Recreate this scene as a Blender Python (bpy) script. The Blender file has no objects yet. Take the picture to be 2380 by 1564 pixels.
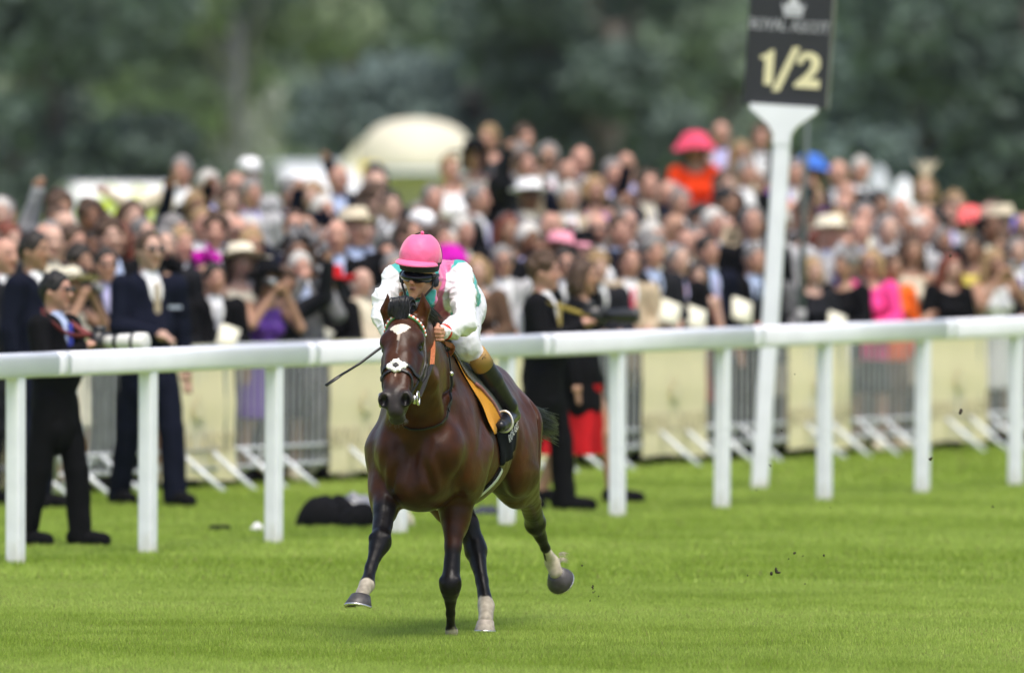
import bpy, bmesh, math, random
import numpy as np
from mathutils import Vector, Matrix
from mathutils.bvhtree import BVHTree
from mathutils import noise as mnoise
rng = np.random.default_rng(7)
random.seed(7)
sc = bpy.context.scene
col = sc.collection
R = math.radians

# ------------------------------------------------------------------ camera
VW, VH, F = 2380.0, 1564.0, 26444.0          # picture units; 400 mm lens on a 36 mm sensor
CAM_H, HORIZON, ROLL = 2.42, 326.0, R(0.3)
PITCH = math.atan((VH/2 - HORIZON)/F)
cf = Vector((0, math.cos(PITCH), -math.sin(PITCH)))
cr0 = Vector((1, 0, 0)); cu0 = cr0.cross(cf)
cr = cr0*math.cos(ROLL) + cu0*math.sin(ROLL)
cu = cu0*math.cos(ROLL) - cr0*math.sin(ROLL)
cam_d = bpy.data.cameras.new('camera'); cam = bpy.data.objects.new('camera', cam_d); col.objects.link(cam)
cam.matrix_world = Matrix(((cr.x, cu.x, -cf.x, 0), (cr.y, cu.y, -cf.y, 0), (cr.z, cu.z, -cf.z, CAM_H), (0, 0, 0, 1)))
cam_d.sensor_width = 36.0; cam_d.lens = 36.0*F/VW
cam_d.clip_start = 1.0; cam_d.clip_end = 3000.0
cam_d.dof.use_dof = True; cam_d.dof.focus_distance = 54.9; cam_d.dof.aperture_fstop = 2.8
sc.camera = cam

# ------------------------------------------------------------------ sky, sun, exposure
SUN_EL, SUN_AZ = 68.0, 160.0                 # azimuth: the way the light comes from, clockwise from +Y
world = bpy.data.worlds.new('World'); sc.world = world; world.use_nodes = True
wn = world.node_tree; bg = wn.nodes['Background']
sky = wn.nodes.new('ShaderNodeTexSky'); sky.sky_type = 'NISHITA'; sky.sun_disc = False
sky.sun_elevation = R(SUN_EL); sky.sun_rotation = R(SUN_AZ)
sky.air_density = 1.0; sky.dust_density = 4.0; sky.ozone_density = 0.6
wn.links.new(sky.outputs['Color'], bg.inputs['Color']); bg.inputs['Strength'].default_value = 0.10
sun_d = bpy.data.lights.new('sun', 'SUN'); sun_d.energy = 1.5; sun_d.angle = R(32); sun_d.color = (1.0, 0.96, 0.90)
sun = bpy.data.objects.new('sun', sun_d); col.objects.link(sun)
sd = Vector((math.sin(R(SUN_AZ))*math.cos(R(SUN_EL)), math.cos(R(SUN_AZ))*math.cos(R(SUN_EL)), math.sin(R(SUN_EL))))
sun.rotation_euler = sd.to_track_quat('Z', 'Y').to_euler(); sun.location = (0, 40, 40)
vs = sc.view_settings
vs.view_transform = 'Standard'; vs.look = 'None'; vs.gamma = 1.0; vs.use_curve_mapping = False
vs.exposure = 1.2

# ------------------------------------------------------------------ picture point -> place
def W(px, py, Y):
    """the point at depth Y (metres from the camera) seen at picture position px, py"""
    d = cf + cr*((px - VW/2)/F) + cu*((VH/2 - py)/F)
    return Vector((0, 0, CAM_H)) + d*(Y/d.y)
def G(px, py, z=0.0):
    """the point on the ground seen at px, py"""
    d = cf + cr*((px - VW/2)/F) + cu*((VH/2 - py)/F)
    return Vector((0, 0, CAM_H)) + d*((z - CAM_H)/d.z)

# ------------------------------------------------------------------ materials
MATS = {}
def new_mat(name):
    m = bpy.data.materials.new(name); m.use_nodes = True
    MATS[name] = m
    return m, m.node_tree, m.node_tree.nodes['Principled BSDF']
def mat(name, colour, rough=0.6, metal=0.0, spec=0.5, noise=0.0, scale=20.0, bump=0.0, bscale=60.0, sheen=0.0, coat=0.0,
        attr=None, objcol=False, objectspace=True, stretch=None, emit=None, sss=0.0):
    """principled material: base colour from a constant, a colour attribute or the object's own colour, broken up by noise"""
    if name in MATS: return MATS[name]
    m, nt, p = new_mat(name); N = nt.nodes; L = nt.links
    p.inputs['Roughness'].default_value = rough; p.inputs['Metallic'].default_value = metal
    p.inputs['Specular IOR Level'].default_value = spec
    p.inputs['Sheen Weight'].default_value = sheen; p.inputs['Coat Weight'].default_value = coat
    if sss: p.inputs['Subsurface Weight'].default_value = sss; p.inputs['Subsurface Scale'].default_value = 0.01
    src = None
    if attr:
        a = N.new('ShaderNodeAttribute'); a.attribute_name = attr; src = a.outputs['Color']
    if objcol:
        o = N.new('ShaderNodeObjectInfo')
        if src is None: src = o.outputs['Color']
        else:
            mx = N.new('ShaderNodeMix'); mx.data_type = 'RGBA'; mx.blend_type = 'MULTIPLY'; mx.inputs[0].default_value = 1.0
            L.new(src, mx.inputs[6]); L.new(o.outputs['Color'], mx.inputs[7]); src = mx.outputs[2]
    tc = N.new('ShaderNodeTexCoord'); co = tc.outputs['Object']
    if stretch:
        mp = N.new('ShaderNodeMapping'); mp.inputs['Scale'].default_value = stretch; L.new(co, mp.inputs['Vector']); co = mp.outputs['Vector']
    if noise:
        n = N.new('ShaderNodeTexNoise'); n.inputs['Scale'].default_value = scale; n.inputs['Detail'].default_value = 5.0
        L.new(co, n.inputs['Vector'])
        r = N.new('ShaderNodeMapRange'); r.inputs[1].default_value = 0.3; r.inputs[2].default_value = 0.7
        r.inputs[3].default_value = 1.0 - noise; r.inputs[4].default_value = 1.0 + noise
        L.new(n.outputs['Fac'], r.inputs[0])
        mx = N.new('ShaderNodeMix'); mx.data_type = 'RGBA'; mx.blend_type = 'MULTIPLY'; mx.inputs[0].default_value = 1.0
        if src is None: mx.inputs[6].default_value = (*colour, 1)
        else: L.new(src, mx.inputs[6])
        cb = N.new('ShaderNodeCombineColor')
        for i in range(3): L.new(r.outputs[0], cb.inputs[i])
        L.new(cb.outputs[0], mx.inputs[7]); src = mx.outputs[2]
    if src is None: p.inputs['Base Color'].default_value = (*colour, 1)
    else: L.new(src, p.inputs['Base Color'])
    if bump:
        n = N.new('ShaderNodeTexNoise'); n.inputs['Scale'].default_value = bscale; n.inputs['Detail'].default_value = 4.0
        L.new(co, n.inputs['Vector'])
        b = N.new('ShaderNodeBump'); b.inputs['Strength'].default_value = bump; b.inputs['Distance'].default_value = 0.01
        L.new(n.outputs['Fac'], b.inputs['Height']); L.new(b.outputs['Normal'], p.inputs['Normal'])
    return m
def srgb(r, g, b):
    f = lambda c: (c/255/12.92) if c/255 <= 0.04045 else ((c/255 + 0.055)/1.055)**2.4
    return (f(r), f(g), f(b))

# ------------------------------------------------------------------ objects
def link(o, parent=None):
    col.objects.link(o)
    if parent is not None: o.parent = parent
    return o
def meshobj(name, me, m=None, parent=None, loc=None):
    o = bpy.data.objects.new(name, me); link(o, parent)
    if m is not None and not me.materials: me.materials.append(m)
    if loc is not None: o.location = loc
    return o
def empty(name, loc=(0, 0, 0), rz=0.0):
    o = bpy.data.objects.new(name, None); o.empty_display_size = 0.1; link(o)
    o.location = loc; o.rotation_euler = (0, 0, rz); return o
def tag(o, label, cat, group=None):
    o['label'] = label; o['category'] = cat
    if group: o['group'] = group
    return o
def npmesh(name, v, f, smooth=True, m=None, colors=None):
    """mesh from numpy arrays: vertices (n,3), faces (k,3 or 4)"""
    me = bpy.data.meshes.new(name)
    v = np.asarray(v, np.float32); f = np.asarray(f, np.int32); k = f.shape[1]
    me.vertices.add(len(v)); me.vertices.foreach_set('co', v.ravel())
    me.loops.add(f.size); me.loops.foreach_set('vertex_index', f.ravel())
    me.polygons.add(len(f)); me.polygons.foreach_set('loop_start', np.arange(0, f.size, k, dtype=np.int32))
    me.polygons.foreach_set('loop_total', np.full(len(f), k, np.int32))
    me.polygons.foreach_set('use_smooth', np.full(len(f), smooth, bool))
    if colors is not None:
        a = me.color_attributes.new('Col', 'FLOAT_COLOR', 'POINT')
        c = np.ones((len(v), 4), np.float32); c[:, :3] = colors; a.data.foreach_set('color', c.ravel())
    me.update(); me.validate()
    if m is not None: me.materials.append(m)
    return me
class MB:
    """collects simple solids; mesh() gives one mesh"""
    def __init__(s): s.v = []; s.f = []
    def add(s, vs_, fs):
        b = len(s.v); s.v += [tuple(x) for x in vs_]; s.f += [tuple(b + i for i in q) for q in fs]; return s
    def box(s, c, d, rot=None):
        c = Vector(c); h = Vector(d)/2
        p = [Vector((x*h.x, y*h.y, z*h.z)) for x in (-1, 1) for y in (-1, 1) for z in (-1, 1)]
        if rot is not None: p = [rot @ q for q in p]
        return s.add([c + q for q in p], [(0, 1, 3, 2), (4, 6, 7, 5), (0, 4, 5, 1), (2, 3, 7, 6), (0, 2, 6, 4), (1, 5, 7, 3)])
    def tube(s, pts, rad, n=8, caps=True, flat=1.0, upv=None):
        """tube along pts; rad a number or list; flat squeezes it along its binormal"""
        pts = [Vector(p) for p in pts]; k = len(pts)
        rad = [rad]*k if not hasattr(rad, '__len__') else rad
        rings = []; u = None
        for i, p in enumerate(pts):
            t = (pts[min(i + 1, k - 1)] - pts[max(i - 1, 0)]).normalized()
            if upv is not None: u = Vector(upv) - t*t.dot(Vector(upv))
            elif u is None: u = t.orthogonal()
            else: u = u - t*t.dot(u)
            u.normalize(); w = t.cross(u)
            rings.append([p + (u*math.cos(2*math.pi*j/n) + w*(flat*math.sin(2*math.pi*j/n)))*rad[i] for j in range(n)])
        vs_ = [q for r in rings for q in r]; fs = []
        for i in range(k - 1):
            for j in range(n):
                a, b = i*n + j, i*n + (j + 1) % n
                fs.append((a, b, b + n, a + n))
        if caps: fs.append(tuple(range(n - 1, -1, -1))); fs.append(tuple((k - 1)*n + j for j in range(n)))
        return s.add(vs_, fs)
    def lathe(s, prof, c=(0, 0, 0), n=24, rot=None, sx=1.0, sy=1.0, close=True):
        """prof: list of (radius, z)"""
        c = Vector(c); vs_ = []; fs = []; k = len(prof)
        for r, z in prof:
            for j in range(n):
                a = 2*math.pi*j/n; q = Vector((r*math.cos(a)*sx, r*math.sin(a)*sy, z))
                vs_.append(c + (rot @ q if rot is not None else q))
        for i in range(k - 1):
            for j in range(n):
                a, b = i*n + j, i*n + (j + 1) % n
                fs.append((a, b, b + n, a + n))
        if close: fs.append(tuple(range(n - 1, -1, -1))); fs.append(tuple((k - 1)*n + j for j in range(n)))
        return s.add(vs_, fs)
    def prism(s, poly, z0, z1, fn=None):
        """extrude a 2-D outline; fn maps (x, y, z) to the place"""
        n = len(poly); fn = fn or (lambda x, y, z: (x, y, z))
        vs_ = [fn(x, y, z0) for x, y in poly] + [fn(x, y, z1) for x, y in poly]
        fs = [tuple(range(n - 1, -1, -1)), tuple(range(n, 2*n))] + [(i, (i + 1) % n, n + (i + 1) % n, n + i) for i in range(n)]
        return s.add(vs_, fs)
    def mesh(s, name, m=None, smooth=False, bevel=0.0):
        me = bpy.data.meshes.new(name); me.from_pydata(s.v, [], s.f); me.update()
        bm = bmesh.new(); bm.from_mesh(me)
        bmesh.ops.recalc_face_normals(bm, faces=bm.faces)
        if bevel: bmesh.ops.bevel(bm, geom=list(bm.edges), offset=bevel, segments=2, affect='EDGES', profile=0.5)
        bm.to_mesh(me); bm.free()
        if smooth: me.polygons.foreach_set('use_smooth', [True]*len(me.polygons))
        if m is not None: me.materials.append(m)
        return me
    def obj(s, name, m=None, parent=None, smooth=False, bevel=0.0, loc=None):
        return meshobj(name, s.mesh(name, m, smooth, bevel), None, parent, loc)
def spline(pts, n=8):
    """Catmull-Rom through pts (any dimension)"""
    P = [np.asarray(p, float) for p in pts]; P = [2*P[0] - P[1]] + P + [2*P[-1] - P[-2]]; out = []
    for i in range(1, len(P) - 2):
        for k in range(n):
            t = k/n
            out.append(0.5*(2*P[i] + (P[i+1] - P[i-1])*t + (2*P[i-1] - 5*P[i] + 4*P[i+1] - P[i+2])*t*t + (3*P[i] - P[i-1] - 3*P[i+1] + P[i+2])*t**3))
    out.append(P[-2]); return out

# ------------------------------------------------------------------ solid modelling on a grid (smooth unions, then a surface net)
class SDF:
    def __init__(s, lo, hi, h):
        s.lo = np.asarray(lo, float); s.h = h
        s.n = np.ceil((np.asarray(hi, float) - s.lo)/h).astype(int) + 1
        s.f = np.full(s.n, 0.5, np.float32)
        s.ax = [(s.lo[i] + h*np.arange(s.n[i])).astype(np.float32) for i in range(3)]
    def region(s, lo, hi):
        sl = []
        for i in range(3):
            a = max(0, int((lo[i] - s.lo[i])/s.h) - 1); b = min(s.n[i], int((hi[i] - s.lo[i])/s.h) + 3)
            if b <= a: return None
            sl.append(slice(a, b))
        sl = tuple(sl)
        X = s.ax[0][sl[0]][:, None, None]; Y = s.ax[1][sl[1]][None, :, None]; Z = s.ax[2][sl[2]][None, None, :]
        return sl, X, Y, Z
    def put(s, sl, d, k, op):
        g = s.f[sl]; d = np.broadcast_to(d, g.shape)
        if op == 'sub': d = -d; g, d = -g, -d          # max(f,-d) = -min(-f,d)
        if k > 0:
            h = np.maximum(k - np.abs(g - d), 0)/k
            r = np.minimum(g, d) - h*h*k*0.25
        else: r = np.minimum(g, d)
        s.f[sl] = -r if op == 'sub' else r
    def ell(s, c, r, rot=None, k=0.03, op='add'):
        c = np.asarray(c, float); r = np.asarray(r, float)
        m = (max(r) if rot is not None else r) + 2*k + 0.02
        q = s.region(c - m, c + m)
        if q is None: return s
        sl, X, Y, Z = q; x, y, z = X - c[0], Y - c[1], Z - c[2]
        if rot is not None:
            A = np.asarray(rot, float).T         # columns of rot are the axes
            x, y, z = (A[0,0]*x + A[0,1]*y + A[0,2]*z, A[1,0]*x + A[1,1]*y + A[1,2]*z, A[2,0]*x + A[2,1]*y + A[2,2]*z)
        k0 = np.sqrt((x/r[0])**2 + (y/r[1])**2 + (z/r[2])**2)
        k1 = np.sqrt((x/r[0]**2)**2 + (y/r[1]**2)**2 + (z/r[2]**2)**2) + 1e-9
        s.put(sl, k0*(k0 - 1)/k1, k, op); return s
    def cone(s, a, b, ra, rb, k=0.02, op='add', axis=None, q=1.0):
        """capsule from a to b; q < 1 flattens it along axis"""
        a = np.asarray(a, float); b = np.asarray(b, float); m = max(ra, rb) + 2*k + 0.02
        g = s.region(np.minimum(a, b) - m, np.maximum(a, b) + m)
        if g is None: return s
        sl, X, Y, Z = g; x, y, z = X - a[0], Y - a[1], Z - a[2]; ba = b - a
        t = np.clip((x*ba[0] + y*ba[1] + z*ba[2])/max(ba @ ba, 1e-9), 0, 1)
        dx, dy, dz = x - t*ba[0], y - t*ba[1], z - t*ba[2]
        d2 = dx*dx + dy*dy + dz*dz
        if axis is not None and q != 1.0:
            u = np.asarray(axis, float); u = u/np.linalg.norm(u); p = dx*u[0] + dy*u[1] + dz*u[2]
            d2 = d2 + p*p*(1/(q*q) - 1)
            d = (np.sqrt(d2) - (ra + (rb - ra)*t))*(0.5 + 0.5*q)
        else: d = np.sqrt(d2) - (ra + (rb - ra)*t)
        s.put(sl, d, k, op); return s
    def chain(s, pts, rad, k=0.02, k0=None, axis=None, q=1.0):
        for i in range(len(pts) - 1):
            s.cone(pts[i], pts[i+1], rad[i], rad[i+1], k if (i or k0 is None) else k0, 'add', axis, q)
        return s
    def box(s, c, d, rot=None, r=0.01, k=0.0, op='add'):
        c = np.asarray(c, float); h = np.asarray(d, float)/2; m = np.linalg.norm(h) + 2*k + 0.02
        g = s.region(c - m, c + m)
        if g is None: return s
        sl, X, Y, Z = g; x, y, z = X - c[0], Y - c[1], Z - c[2]
        if rot is not None:
            A = np.asarray(rot, float).T
            x, y, z = (A[0,0]*x + A[0,1]*y + A[0,2]*z, A[1,0]*x + A[1,1]*y + A[1,2]*z, A[2,0]*x + A[2,1]*y + A[2,2]*z)
        qx, qy, qz = np.abs(x) - h[0] + r, np.abs(y) - h[1] + r, np.abs(z) - h[2] + r
        d = np.sqrt(np.maximum(qx, 0)**2 + np.maximum(qy, 0)**2 + np.maximum(qz, 0)**2) + np.minimum(np.maximum(np.maximum(qx, qy), qz), 0) - r
        s.put(sl, d, k, op); return s
    def net(s):
        f = s.f; f = f.copy(); f[0] = f[-1] = 0.5; f[:, 0] = f[:, -1] = 0.5; f[:, :, 0] = f[:, :, -1] = 0.5
        neg = f < 0; nx, ny, nz = f.shape
        cnt = np.zeros((nx-1, ny-1, nz-1), np.int8)
        for i in (0, 1):
            for j in (0, 1):
                for k in (0, 1): cnt += neg[i:nx-1+i, j:ny-1+j, k:nz-1+k]
        I = np.argwhere((cnt > 0) & (cnt < 8)); del cnt
        ids = np.full((nx, ny, nz), -1, np.int32); ids[I[:, 0], I[:, 1], I[:, 2]] = np.arange(len(I))
        C = np.array([(i, j, k) for i in (0, 1) for j in (0, 1) for k in (0, 1)])
        val = [f[I[:, 0] + c[0], I[:, 1] + c[1], I[:, 2] + c[2]] for c in C]
        acc = np.zeros((len(I), 3)); num = np.zeros(len(I))
        for a in range(8):
            for b in range(a + 1, 8):
                if np.abs(C[a] - C[b]).sum() != 1: continue
                m = (val[a] < 0) != (val[b] < 0); t = np.where(m, val[a]/np.where(m, val[a] - val[b], 1), 0)
                acc += np.where(m[:, None], C[a] + t[:, None]*(C[b] - C[a]), 0); num += m
        V = s.lo + s.h*(I + acc/num[:, None])
        faces = []
        for d in range(3):
            o1, o2 = [(1, 2), (2, 0), (0, 1)][d]
            sl0 = [slice(1, -1)]*3; sl1 = [slice(1, -1)]*3; sl0[d] = slice(0, -1); sl1[d] = slice(1, None)
            E = np.argwhere(neg[tuple(sl0)] != neg[tuple(sl1)])
            off = np.array([1, 1, 1]); off[d] = 0; E = E + off
            e1 = np.zeros(3, int); e1[o1] = 1; e2 = np.zeros(3, int); e2[o2] = 1
            q = np.stack([ids[tuple((E - e1 - e2).T)], ids[tuple((E - e2).T)], ids[tuple(E.T)], ids[tuple((E - e1).T)]], 1)
            flip = ~neg[tuple(E.T)]
            q[flip] = q[flip][:, ::-1]; faces.append(q)
        return V, np.concatenate(faces)
def smooth_net(V, Fq, it=2, lam=0.5):
    n = len(V); a = Fq.ravel(); b = np.roll(Fq, -1, axis=1).ravel()
    for _ in range(it):
        acc = np.zeros_like(V); cnt = np.bincount(a, minlength=n) + np.bincount(b, minlength=n)
        for d in range(3): acc[:, d] = np.bincount(a, V[b, d], n) + np.bincount(b, V[a, d], n)
        V = V + lam*(acc/np.maximum(cnt, 1)[:, None] - V)
    return V
def vnormals(V, Q):
    N_ = np.zeros_like(V); fn = np.cross(V[Q[:, 1]] - V[Q[:, 0]], V[Q[:, 2]] - V[Q[:, 0]])
    for j in range(4):
        for d in range(3): N_[:, d] += np.bincount(Q[:, j], fn[:, d], len(V))
    return N_/(np.linalg.norm(N_, axis=1)[:, None] + 1e-9)
def vnoise(V, scale, seed=0):
    return np.array([mnoise.noise(Vector((x*scale + seed, y*scale - seed, z*scale + 2*seed))) for x, y, z in V])
def sstep(a, b, x):
    t = np.clip((x - a)/(b - a), 0, 1); return t*t*(3 - 2*t)
# ------------------------------------------------------------------ ground and turf
def turf_material():
    m, nt, p = new_mat('turf'); N = nt.nodes; L = nt.links
    p.inputs['Roughness'].default_value = .9; p.inputs['Specular IOR Level'].default_value = .15
    tc = N.new('ShaderNodeTexCoord')
    mp = N.new('ShaderNodeMapping'); mp.inputs['Scale'].default_value = (.25, .55, 1); mp.inputs['Rotation'].default_value = (0, 0, R(4)); L.new(tc.outputs['Object'], mp.inputs['Vector'])
    n = N.new('ShaderNodeTexNoise'); n.inputs['Scale'].default_value = 1.0; n.inputs['Detail'].default_value = 6; L.new(mp.outputs['Vector'], n.inputs['Vector'])
    cr_ = N.new('ShaderNodeValToRGB'); e = cr_.color_ramp.elements
    e[0].position = .32; e[0].color = (.150, .225, .022, 1); e[1].position = .70; e[1].color = (.290, .370, .085, 1)
    L.new(n.outputs['Fac'], cr_.inputs['Fac'])  # the same light and dark banding, put into the ground colour
    n2 = N.new('ShaderNodeTexNoise'); n2.inputs['Scale'].default_value = 45; n2.inputs['Detail'].default_value = 4; L.new(tc.outputs['Object'], n2.inputs['Vector'])
    mx = N.new('ShaderNodeMix'); mx.data_type = 'RGBA'; mx.blend_type = 'OVERLAY'; mx.inputs[0].default_value = .5
    L.new(cr_.outputs['Color'], mx.inputs[6]); L.new(n2.outputs['Fac'], mx.inputs[7]); L.new(mx.outputs[2], p.inputs['Base Color'])
    b = N.new('ShaderNodeBump'); b.inputs['Strength'].default_value = .6; b.inputs['Distance'].default_value = .03
    L.new(n2.outputs['Fac'], b.inputs['Height']); L.new(b.outputs['Normal'], p.inputs['Normal'])
    return m
m_turf = turf_material()
ground = meshobj('ground', npmesh('ground', [(-900, -60, 0), (900, -60, 0), (900, 1800, 0), (-900, 1800, 0)], [(0, 1, 2, 3)], False, m_turf))
ground['kind'] = 'structure'
def grid_noise(x, y, seed):
    """smooth value noise on arrays"""
    g = np.random.default_rng(seed).random((64, 64)); xi, yi = np.floor(x).astype(int), np.floor(y).astype(int)
    fx, fy = x - xi, y - yi; fx = fx*fx*(3 - 2*fx); fy = fy*fy*(3 - 2*fy)
    a = lambda i, j: g[(xi + i) % 64, (yi + j) % 64]
    return (a(0, 0)*(1 - fx) + a(1, 0)*fx)*(1 - fy) + (a(0, 1)*(1 - fx) + a(1, 1)*fx)*fy
def blades(n, y0, y1, hmin, hmax, wid, seed):
    g = np.random.default_rng(seed)
    Y = np.sqrt(g.random(n)*(y1*y1 - y0*y0) + y0*y0); X = (g.random(n) - .5)*(Y*.0955)
    band = .50*grid_noise(X*.30 + 7, Y*.55 + .16*X, 1) + .25*grid_noise(X*.8 + 3, Y*1.3 + .2*X, 2) + .25*grid_noise(X*5, Y*3.2, 3)
    band = np.clip((band - .5)*2.1 + .5, 0, 1)
    fine = g.random(n); H = hmin + (hmax - hmin)*(.22 + .34*grid_noise(X*2.2, Y*3.5, 4) + .28*grid_noise(X*9, Y*7, 6))*(.55 + .6*fine)
    a = g.random(n)*2*np.pi; lean = (.2 + .8*g.random(n))*H*.8
    la = g.random(n)*2*np.pi; wx, wy = np.cos(a)*wid*(.6 + .8*g.random(n)), np.sin(a)*wid
    v = np.empty((n, 3, 3)); v[:, 0] = np.stack([X - wx, Y - wy, np.zeros(n)], 1); v[:, 1] = np.stack([X + wx, Y + wy, np.zeros(n)], 1)
    v[:, 2] = np.stack([X + lean*np.cos(la), Y + lean*np.sin(la), H], 1)
    dark = np.array([.208, .300, .030]); light = np.array([.440, .548, .128]); straw = np.array([.30, .29, .10])
    c = dark + (light - dark)*np.clip(band*.65 + .35*fine, 0, 1)[:, None]  # mowing bands: brightness that blade lean would give, put into the colour
    dry = ((g.random(n) < .04 + .10*(band > .8)))[:, None]; c = np.where(dry, straw*.9, c); c *= (.8 + .4*g.random(n))[:, None]
    return v.reshape(-1, 3), np.repeat(c, 3, axis=0)
gm, nt, pp = new_mat('grass_blade')
at_ = nt.nodes.new('ShaderNodeAttribute'); at_.attribute_name = 'Col'; nt.links.new(at_.outputs['Color'], pp.inputs['Base Color'])
pp.inputs['Roughness'].default_value = .55; pp.inputs['Specular IOR Level'].default_value = .25
tr = nt.nodes.new('ShaderNodeBsdfTranslucent'); nt.links.new(at_.outputs['Color'], tr.inputs['Color'])
ms = nt.nodes.new('ShaderNodeMixShader'); ms.inputs[0].default_value = .5
nt.links.new(pp.outputs[0], ms.inputs[1]); nt.links.new(tr.outputs[0], ms.inputs[2]); nt.links.new(ms.outputs[0], nt.nodes['Material Output'].inputs['Surface'])
va, ca = blades(400000, 50.5, 62, .014, .040, .0027, 11); vb, cb_ = blades(170000, 62, 80, .02, .05, .006, 12); vc, cc_ = blades(60000, 80, 100, .02, .05, .012, 13)
gv = np.concatenate([va, vb, vc]); gc = np.concatenate([ca, cb_, cc_])
grass = meshobj('grass', npmesh('grass', gv, np.arange(len(gv)).reshape(-1, 3), False, gm, gc)); grass['kind'] = 'stuff'

# ------------------------------------------------------------------ running rail
m_rail = mat('white_plastic', (.74, .75, .82), rough=.35, noise=.05, scale=3, spec=.5)
m_post = mat('white_post_paint', (.74, .75, .82), rough=.45, noise=.06, scale=6)
def dirty_post():
    nt = m_post.node_tree; N = nt.nodes; L = nt.links; p = N['Principled BSDF']; src = p.inputs['Base Color'].links[0].from_socket
    tc = N.new('ShaderNodeTexCoord'); sx = N.new('ShaderNodeSeparateXYZ'); L.new(tc.outputs['Object'], sx.inputs[0])
    n = N.new('ShaderNodeTexNoise'); n.inputs['Scale'].default_value = 14; L.new(tc.outputs['Object'], n.inputs['Vector'])
    ad = N.new('ShaderNodeMath'); ad.operation = 'MULTIPLY_ADD'; ad.inputs[1].default_value = .22; L.new(n.outputs['Fac'], ad.inputs[0]); ad.inputs[2].default_value = -.05
    r = N.new('ShaderNodeMath'); r.operation = 'SUBTRACT'; L.new(ad.outputs[0], r.inputs[0]); L.new(sx.outputs['Z'], r.inputs[1])
    mr = N.new('ShaderNodeMapRange'); mr.inputs[1].default_value = -.06; mr.inputs[2].default_value = .05; mr.inputs[3].default_value = 0; mr.inputs[4].default_value = .55; L.new(r.outputs[0], mr.inputs[0])
    mx = N.new('ShaderNodeMix'); mx.data_type = 'RGBA'; L.new(mr.outputs[0], mx.inputs[0]); L.new(src, mx.inputs[6]); mx.inputs[7].default_value = (.42, .38, .27, 1); L.new(mx.outputs[2], p.inputs['Base Color'])
dirty_post()
RA, RB = G(36, 1312), G(2360, 1132); rdir = (RB - RA).normalized(); rang = math.atan2(rdir.y, rdir.x)
def on_line(A, d, px):
    """point of the ground line A + t d that the picture column px shows"""
    lo, hi = -40.0, 60.0
    f = lambda t: (lambda q: VW/2 + F*q.dot(cr)/q.dot(cf))(A + d*t - Vector((0, 0, CAM_H)))
    for _ in range(50):
        m_ = (lo + hi)/2
        if f(m_) < px: lo = m_
        else: hi = m_
    return A + d*lo
rail = empty('running_rail', RA, rang); tag(rail, 'white plastic running rail on white posts beside the racecourse turf', 'rail')
post_me = MB().box((0, 0, .54), (.105, .085, 1.08)).mesh('post', m_post, False, .012)
for px in (36, 343, 636, 926, 1178, 1435, 1678, 1916, 2143, 2360):
    p = on_line(RA, rdir, px); o = bpy.data.objects.new('post', post_me); link(o, rail); o.location = ((p - RA).length*(1 if (p - RA).dot(rdir) > 0 else -1), 0, 0)
    o.rotation_euler = (R(random.uniform(-.3, .3)), R(random.uniform(-.3, .3)), 0)
# profile: tall rounded tube with a flatter top
prof = [(.058*math.copysign(abs(math.cos(a))**.5, math.cos(a)), 1.128 + .072*math.copysign(abs(math.sin(a))**.55, math.sin(a))) for a in np.linspace(0, 2*math.pi, 25)[:-1]]
LEN = (RB - RA).length; x = -4.0; k = 0
sec = [-4.2, .55, 4.15, 7.9, 11.6, 15.3, 19.0, LEN + 5]
for i in range(len(sec) - 1):
    MB().prism(prof, sec[i] + .004, sec[i+1] - .004, lambda a, b, c: (c, a, b)).obj('rail_section', m_rail, rail, True)
    pr2 = [(y*1.012, 1.128 + (z - 1.128)*1.012) for y, z in prof]
    if 0 < i: MB().prism(pr2, sec[i] - .08, sec[i] + .08, lambda a, b, c: (c, a, b)).obj('rail_sleeve', m_rail, rail, True)
for o in rail.children:
    if o.name.startswith('rail_s'):
        for poly in o.data.polygons: poly.use_smooth = len(poly.vertices) == 4

# ------------------------------------------------------------------ lettering with serifs, built stroke by stroke (unit height)
GL = {
 'R': ([[(.12, 0), (.12, 1)], [(.12, .98), (.42, .98), (.56, .88), (.56, .66), (.42, .54), (.12, .52)], [(.36, .52), (.68, .02)]], .72),
 'O': ([[(.42 + .36*math.cos(a), .5 + .5*math.sin(a)) for a in np.linspace(0, 2*math.pi, 17)]], .86),
 'Y': ([[(.04, .98), (.36, .50)], [(.68, .98), (.36, .50)], [(.36, .50), (.36, 0)]], .74),
 'A': ([[(.04, .02), (.37, 1)], [(.37, 1), (.70, .02)], [(.17, .36), (.57, .36)]], .76),
 'L': ([[(.12, 1), (.12, .02)], [(.12, .03), (.56, .03), (.58, .18)]], .62),
 'S': ([[(.52, .84), (.44, .97), (.28, 1), (.12, .90), (.12, .72), (.26, .58), (.42, .46), (.52, .32), (.50, .12), (.36, .0), (.18, .02), (.08, .18)]], .62),
 'C': ([[(.70, .80), (.56, .96), (.40, 1), (.20, .88), (.10, .66), (.08, .45), (.16, .18), (.34, .01), (.52, .02), (.70, .18)]], .78),
 'T': ([[(.04, .82), (.06, .98), (.62, .98), (.64, .82)], [(.34, .98), (.34, .0)]], .70), ' ': ([], .42)}
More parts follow.
